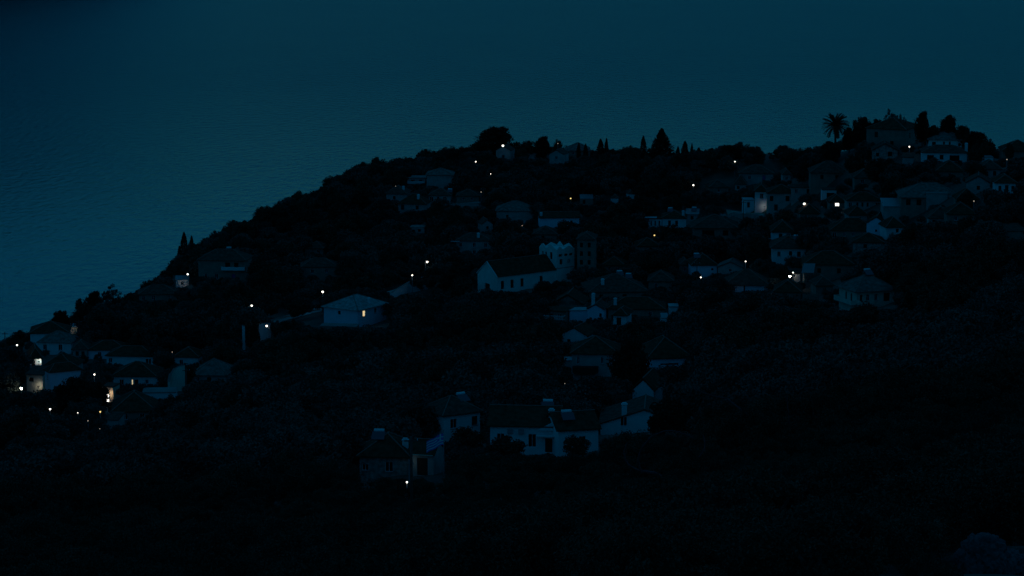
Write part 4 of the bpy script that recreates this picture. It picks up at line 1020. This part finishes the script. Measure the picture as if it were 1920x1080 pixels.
# palm
q = place(1565, 300); s_ = mpp(q); H = (300-236)*s_/CP
pr = empty('palm_tree', (q.x, q.y, float(ground(q.x, q.y)[0]))); tag(pr, 'spiky date palm silhouetted on the skyline left of the mansion', 'palm')
m_ = MB(); m_.tube([(0,0,-.6),(.1,0,H*.5),(.05,0,H)], [.42,.32,.36], 9); m_.build('trunk', M['bark'], pr, True)
rng = np.random.default_rng(5)
def frond():
    L_ = 26*s_; m_ = MB(); pv = None
    for k in range(9):
        t_ = k/8; x = L_*t_; z = L_*(.38*t_-.42*t_*t_); 
        c_ = Vector((x,0,z))
        if pv: m_.tube([pv, c_], .035, 4, False)
        if k:
            for e in range(3):
                b_ = Vector((x-L_/8*e/3,0,z)); ln = .75*(1-.6*abs(t_-.45))
                for sy in (-1,1):
                    tip = b_+Vector((ln*.55, sy*ln*.75, -.15)); m_.tri(b_+Vector((-.11,0,0)), b_+Vector((.11,0,0)), tip)
        pv = c_
    return m_.mesh('frond', M['cyp'])
fm = frond()
for k in range(90):
    o = link('frond', fm, pr); o.location = (0.05,0,H); el = rng.uniform(-1.0, 1.2)
    o.rotation_euler = (rng.uniform(-.3,.3), -el, k*2.399)
TREES.append((q.x, q.y, 3))

# ------------------------------------------------------------------ groves: scattered so that nothing covers what the photograph shows
_b = place(1845, 1070); CLEAR.append((1795, 1925, 1000, 1085, _b.y-1)); FOOT.append((_b.x, _b.y, 2.5))
FA = np.array(FOOT); CL = np.array(CLEAR); RD = np.array(ROAD); TA = np.array(TREES)
rng = np.random.default_rng(11)
crest_u = np.array([c[0] for c in CREST]); crest_v = np.array([c[1] for c in CREST])
SIL = np.array([(-60,680),(0,648),(40,630),(95,610),(140,602),(180,577),(240,567),(262,554),(300,522),(325,497),(340,474),(380,454),(395,442),(440,427),(480,410),(510,384),(540,372),(600,358),(640,330),(660,312),(740,300),(800,292),(850,285),(870,279),(900,272),(960,272),(1000,274),(1060,280),(1110,290),(1160,295),(1200,292),(1260,292),(1310,291),(1350,280),(1440,282),(1540,277),(1580,264),(1720,260),(1800,268),(1860,281),(1980,286)], float)
cand = []
y = 95.0
while y < 1120:
    sp = 4.3 + .0016*y
    half = .205*y + 14
    xs = np.arange(-half, half, sp) + rng.uniform(0, sp)
    xs = xs + rng.uniform(-.42, .42, len(xs))*sp
    ys = y + rng.uniform(-.42, .42, len(xs))*sp
    cand.append(np.stack([xs, ys], 1)); y += sp*.98
cand = np.concatenate(cand); gz = ground(cand[:,0], cand[:,1])
GROVE = []
noise = lambda x, y: math.sin(x*.031+2.1*math.sin(y*.017))+math.sin(y*.043+1.7*math.sin(x*.023))
uu0, vv0 = project(cand[:,0], cand[:,1], gz)
hits = dict(n=0)
for i in range(len(cand)):
    x, y = cand[i]; z = gz[i]
    if FA.size and np.any((FA[:,0]-x)**2+(FA[:,1]-y)**2 < (FA[:,2]+1.0)**2): continue
    if np.any((RD[:,0]-x)**2+(RD[:,1]-y)**2 < RD[:,2]**2): continue
    if np.any((TA[:,0]-x)**2+(TA[:,1]-y)**2 < TA[:,2]**2): continue
    u, v = uu0[i], vv0[i]
    if u < -60 or u > 1980 or v > 1180: continue
    sp = F/(y*CP-(z-CAM_Z)*SP)
    H = rng.uniform(4.2, 7.4)*(1+.15*noise(x, y)); kind = 0
    if y < 300: H *= .72
    cr_ = np.interp(u, crest_u, crest_v)
    if y > 450 and rng.uniform() < (.55 if v < cr_+14 else .28): kind = 1; H = rng.uniform(5.5, 9.5)
    cap_ = (v - np.interp(u, SIL[:,0], SIL[:,1]) + 4*noise(x*2.3, y*1.7) + rng.uniform(-8, 12))/sp      # the skyline's height at this spot
    if cap_ < 1.2: continue
    H = min(H, cap_); ok = False
    for tr_ in range(4):
        r_ = H*.56*sp if kind == 0 else H*.46*sp
        hit = (CL[:,4] > y+1) & (CL[:,0]-r_*.85 < u) & (CL[:,1]+r_*.85 > u) & (CL[:,3] - .05*(CL[:,3]-CL[:,2]) > v-H*sp*.92) & (CL[:,2] < v)
        if not hit.any(): ok = True; break
        H *= .68; kind = 0
        if H < 1.4: break
    if not ok: continue
    GROVE.append((x, y, z, H, kind, u, v-H*sp, v, sp))
print('grove trees', len(GROVE))
# keep those the camera can see something of; the largest become single trees
def visible(g):
    return -20 < g[5] < 1940 and g[6] < 1080
# skyline trees and those around the village show largest against sea and walls
crest_u = np.array([c[0] for c in CREST]); crest_v = np.array([c[1] for c in CREST])
def zone(u, v, y):
    if v < np.interp(u, crest_u, crest_v) + 7:
        if u < 330: return 'dark round tree on the left end of the wooded skyline', 'trees along the left skyline'
        if u < 640: return 'dark round tree on the sloping skyline above the cypress house', 'trees along the sloping skyline'
        if u < 900: return 'dark round tree on the skyline left of the spreading pine', 'trees on the skyline left of the pine'
        if u < 1340: return 'dark low tree on the central skyline among the cypresses', 'low trees on the central skyline'
        return 'dark round tree on the right skyline by the hilltop houses', 'trees on the right skyline'
    if y < 240: return 'dark olive tree at the bottom of the picture on the near slope', 'olive trees on the near slope'
    if y < 420: return 'olive tree in the dark grove around the white foreground houses', 'olive trees around the foreground houses'
    if u < 440 and v > 560: return 'olive tree between the lower left houses', 'olive trees of the lower left quarter'
    if u < 620: return 'olive tree on the dark slope around the street lamps', 'olive trees by the street lamps'
    if u < 1120 and v > 560: return 'olive tree in the dark valley below the church', 'olive trees in the valley below the church'
    if u < 1120: return 'olive tree on the wooded slope above the church', 'olive trees above the church'
    if v > 560: return 'olive tree on the dark slope below the right hand houses', 'olive trees below the right houses'
    return 'olive tree in the gardens between the right hand houses', 'garden trees of the right houses'
sel = [g for g in GROVE if visible(g)]
score = []
for g in sel:
    sky_ = g[6] < np.interp(g[5], crest_u, crest_v)
    score.append(g[3]*g[8]*(1.5 if sky_ else 1) )
order = np.argsort(-np.array(score))
per = {}; single = []; rest = []
for i in order:
    g = sel[i]; zn = zone(g[5], g[7], g[1]); c_ = per.get(zn, 0)
    if c_ < 21 and len(single) < 265: per[zn] = c_+1; single.append((g, zn))
    else: rest.append(g)
LAND = []
for o in list(COL.objects):
    if o.parent is None and o.name.split('.')[0] in ('house', 'church', 'bell_tower', 'street_lamp'):
        pu, pv = project(o.location.x, o.location.y, o.location.z + (2 if o.name.startswith(('house','church')) else 5))
        LAND.append((pu, pv, o['label']))
used = set()
def own_label(u, v, H):
    for d2, pu, pv, lb_ in sorted(((pu-u)**2+((pv-v)*1.3)**2, pu, pv, lb_) for pu, pv, lb_ in LAND)[:6]:
        if d2 > 95**2: break
        dx, dy = u-pu, v-pv
        rel = ('left of' if dx < 0 else 'right of') if abs(dx) > abs(dy)*1.1 else ('just below' if dy > 0 else 'just above')
        t_ = f'olive tree {rel} the {lb_}'
        if len(t_.split()) > 16: t_ = f'olive tree {rel} the ' + ' '.join(lb_.split()[:11])
        if t_ not in used and len(t_.split()) <= 16 and t_.split()[-1] not in ('the','of','with','and','a','by','in','to','above','below','under','behind','beside'): used.add(t_); return t_
    return None
for (x, y, z, H, kind, u, vt, vb, sp), (lb, gp) in single:
    if 'skyline' not in lb and y > 240:
        l2 = own_label(u, (vt+vb)/2, H)
        if l2: lb = l2 if kind == 0 else l2.replace('olive tree', 'leafy tree')
    kd = 'broad' if kind else ('oliven' if y < 330 else 'olive')
    tree_at((x, y, z-.1), kd, random.randrange(4 if kd == 'olive' else (2 if kd == 'oliven' else 3)), H, None, lb, 'tree', gp, 'olive_tree' if kind == 0 else 'broadleaf_tree')
print('single', len(single), 'rest', len(rest))
def grove_object(name, label, items, crowns):
    me = bpy.data.meshes.new(name); me.from_pydata([(g[0], g[1], g[2]-.1) for g in items], [], [])
    H0 = [c[1] for c in crowns]
    idx = [random.randrange(len(crowns)) for _ in items]
    at_ = me.attributes.new('idx', 'INT', 'POINT'); at_.data.foreach_set('value', idx)
    at_ = me.attributes.new('size', 'FLOAT', 'POINT'); at_.data.foreach_set('value', [g[3]/H0[k] for g, k in zip(items, idx)])
    at_ = me.attributes.new('turn', 'FLOAT', 'POINT'); at_.data.foreach_set('value', [random.uniform(0,6.28) for _ in items])
    o = link(name, me); tag(o, label, kind='stuff')
    ng = bpy.data.node_groups.new(name, 'GeometryNodeTree')
    ng.interface.new_socket('Geometry', in_out='INPUT', socket_type='NodeSocketGeometry'); ng.interface.new_socket('Geometry', in_out='OUTPUT', socket_type='NodeSocketGeometry')
    N = ng.nodes.new; gi = N('NodeGroupInput'); go = N('NodeGroupOutput')
    iop = N('GeometryNodeInstanceOnPoints'); g2i = N('GeometryNodeGeometryToInstance')
    for ob, _ in crowns:
        oi = N('GeometryNodeObjectInfo'); oi.inputs['Object'].default_value = ob; ng.links.new(oi.outputs['Geometry'], g2i.inputs[0])
    def attr(nm, tp):
        a_ = N('GeometryNodeInputNamedAttribute'); a_.data_type = tp; a_.inputs['Name'].default_value = nm; return a_.outputs[0]
    cxyz = N('ShaderNodeCombineXYZ'); ng.links.new(attr('turn','FLOAT'), cxyz.inputs['Z'])
    ng.links.new(gi.outputs[0], iop.inputs['Points']); ng.links.new(g2i.outputs[0], iop.inputs['Instance'])
    iop.inputs['Pick Instance'].default_value = True
    ng.links.new(attr('idx','INT'), iop.inputs['Instance Index']); ng.links.new(cxyz.outputs[0], iop.inputs['Rotation']); ng.links.new(attr('size','FLOAT'), iop.inputs['Scale'])
    ng.links.new(iop.outputs[0], go.inputs[0])
    md = o.modifiers.new('scatter', 'NODES'); md.node_group = ng
    return o
def crown_objs(kind):
    out = []; seen = set()
    for o in COL.objects:
        if o.name.split('.')[0] == 'crown' and o.type == 'MESH':
            for (kd, vr), (tr, cr, H0) in PROTO.items():
                if kd == kind and o.data == cr and cr.name not in seen: seen.add(cr.name); out.append((o, H0))
    return out
near = [g for g in rest if g[4] == 0 and g[1] < 330]; mid = [g for g in rest if g[4] == 0 and g[1] >= 330]; far = [g for g in rest if g[4] == 1]
if near: grove_object('near_slope_grove_foliage', 'mass of dark olive foliage on the near slope', near, crown_objs('oliven'))
if mid: grove_object('hillside_grove_foliage', 'mass of dark olive foliage across the hillside', mid, crown_objs('olive'))
if far: grove_object('village_wood_foliage', 'mass of dark broadleaf foliage between the houses', far, crown_objs('broad'))

# ------------------------------------------------------------------ near slope: old bare-limbed tree and boulders
def limb(px, Y0, dY, r0, r1):
    return [at(u, v, Y0+dY*i/(len(px)-1)) for i, (u, v) in enumerate(px)], list(np.linspace(r0, r1, len(px)))
def bare_tree(label, ub, vb, limbs):
    b0 = place(ub, vb); root = empty('gnarled_tree', b0); tag(root, label, 'tree')
    for k, (px, dY, r0, r1) in enumerate(limbs):
        pt_, rd = limb(px, b0.y, dY, r0, r1)
        pt_ = [q-b0 for q in pt_]
        sm = []; rs = []
        for i in range(len(pt_)-1):
            for e in range(4):
                t_ = e/4; p_ = [pt_[max(i-1,0)], pt_[i], pt_[i+1], pt_[min(i+2,len(pt_)-1)]]
                q = .5*((2*p_[1])+(-p_[0]+p_[2])*t_+(2*p_[0]-5*p_[1]+4*p_[2]-p_[3])*t_*t_+(-p_[0]+3*p_[1]-3*p_[2]+p_[3])*t_**3)
                sm.append(q+Vector(rng.normal(size=3)*.025)); rs.append(rd[i]+(rd[i+1]-rd[i])*t_)
        sm.append(pt_[-1]); rs.append(rd[-1])
        o = MB().tube(sm, rs, 7).build('trunk' if k == 0 else 'limb', M['palebark'], root, True)
        mb = MB()
        for i in range(3, len(sm)):
            for e in range(2):
                d_ = Vector(rng.normal(size=3)); d_.normalize(); ln = rng.uniform(.4,1.3)
                mid_ = sm[i]+d_*ln*.5+Vector((0,0,.1)); mb.tube([sm[i], mid_, sm[i]+d_*ln+Vector((0,0,.35))], [.02,.014,.005], 3, False)
        mb.build('twigs', M['palebark'], o)
    return root
bare_tree('gnarled bare tree with arching pale limb below the white gabled house', 1268, 932, [
  ([(1268,934),(1252,908),(1232,890),(1203,884)], -4, .30, .20),
  ([(1203,884),(1196,865),(1206,838),(1228,815),(1262,808),(1300,822)], -2, .16, .05),
  ([(1203,884),(1180,872),(1170,850),(1176,830)], 2, .13, .04),
  ([(1252,908),(1290,880),(1320,842),(1318,815)], 3, .12, .04)])
bare_tree('gnarled bare tree with pale leaning trunk right of the arching one', 1412, 872, [
  ([(1412,874),(1416,835),(1414,800),(1404,782)], 1, .28, .20),
  ([(1404,782),(1385,765),(1362,748),(1330,740),(1300,728)], 4, .16, .04),
  ([(1412,874),(1440,860),(1470,846),(1510,838),(1540,832)], -3, .17, .06),
  ([(1470,846),(1480,810),(1478,770),(1476,745)], 0, .10, .05),
  ([(1404,782),(1380,800),(1352,815),(1340,840)], 3, .09, .03)])
def boulder(label, u, v, wpx, hpx, seed):
    q = place(u, v); s_ = mpp(q); r2 = np.random.default_rng(seed); root = None
    me = bpy.data.meshes.new('boulder'); import bmesh; bm = bmesh.new(); bmesh.ops.create_icosphere(bm, subdivisions=5, radius=1)
    ph = r2.uniform(0,6,(10,3)); fr_ = r2.normal(size=(10,3))*2.2
    for vt in bm.verts:
        c_ = np.array(vt.co); k = 1
        for j in range(10): k -= (.11/(1+j*.16))*(1-abs(math.sin(float(fr_[j]@c_)*(.8+j*.6)+ph[j,0])))**2
        c_ = c_*k; c_ = np.sign(c_)*np.abs(c_)**.85
        vt.co = (c_[0]*wpx*s_/2, c_[1]*wpx*s_/2.4, c_[2]*hpx*s_/2)
    bm.to_mesh(me); bm.free(); me.materials.append(M['rock'])
    o = link('boulder', me); o.location = (q.x, q.y, q.z+hpx*s_*.2); tag(o, label, 'boulder'); FOOT.append((q.x,q.y,2)); return o
boulder('pale limestone boulder in the bottom right corner', 1846, 1085, 124, 130, 3)
boulder('smaller pale boulder behind the corner boulder', 1905, 1030, 60, 60, 4)
boulder('pale stone half buried at the right edge', 1890, 1075, 80, 70, 9)
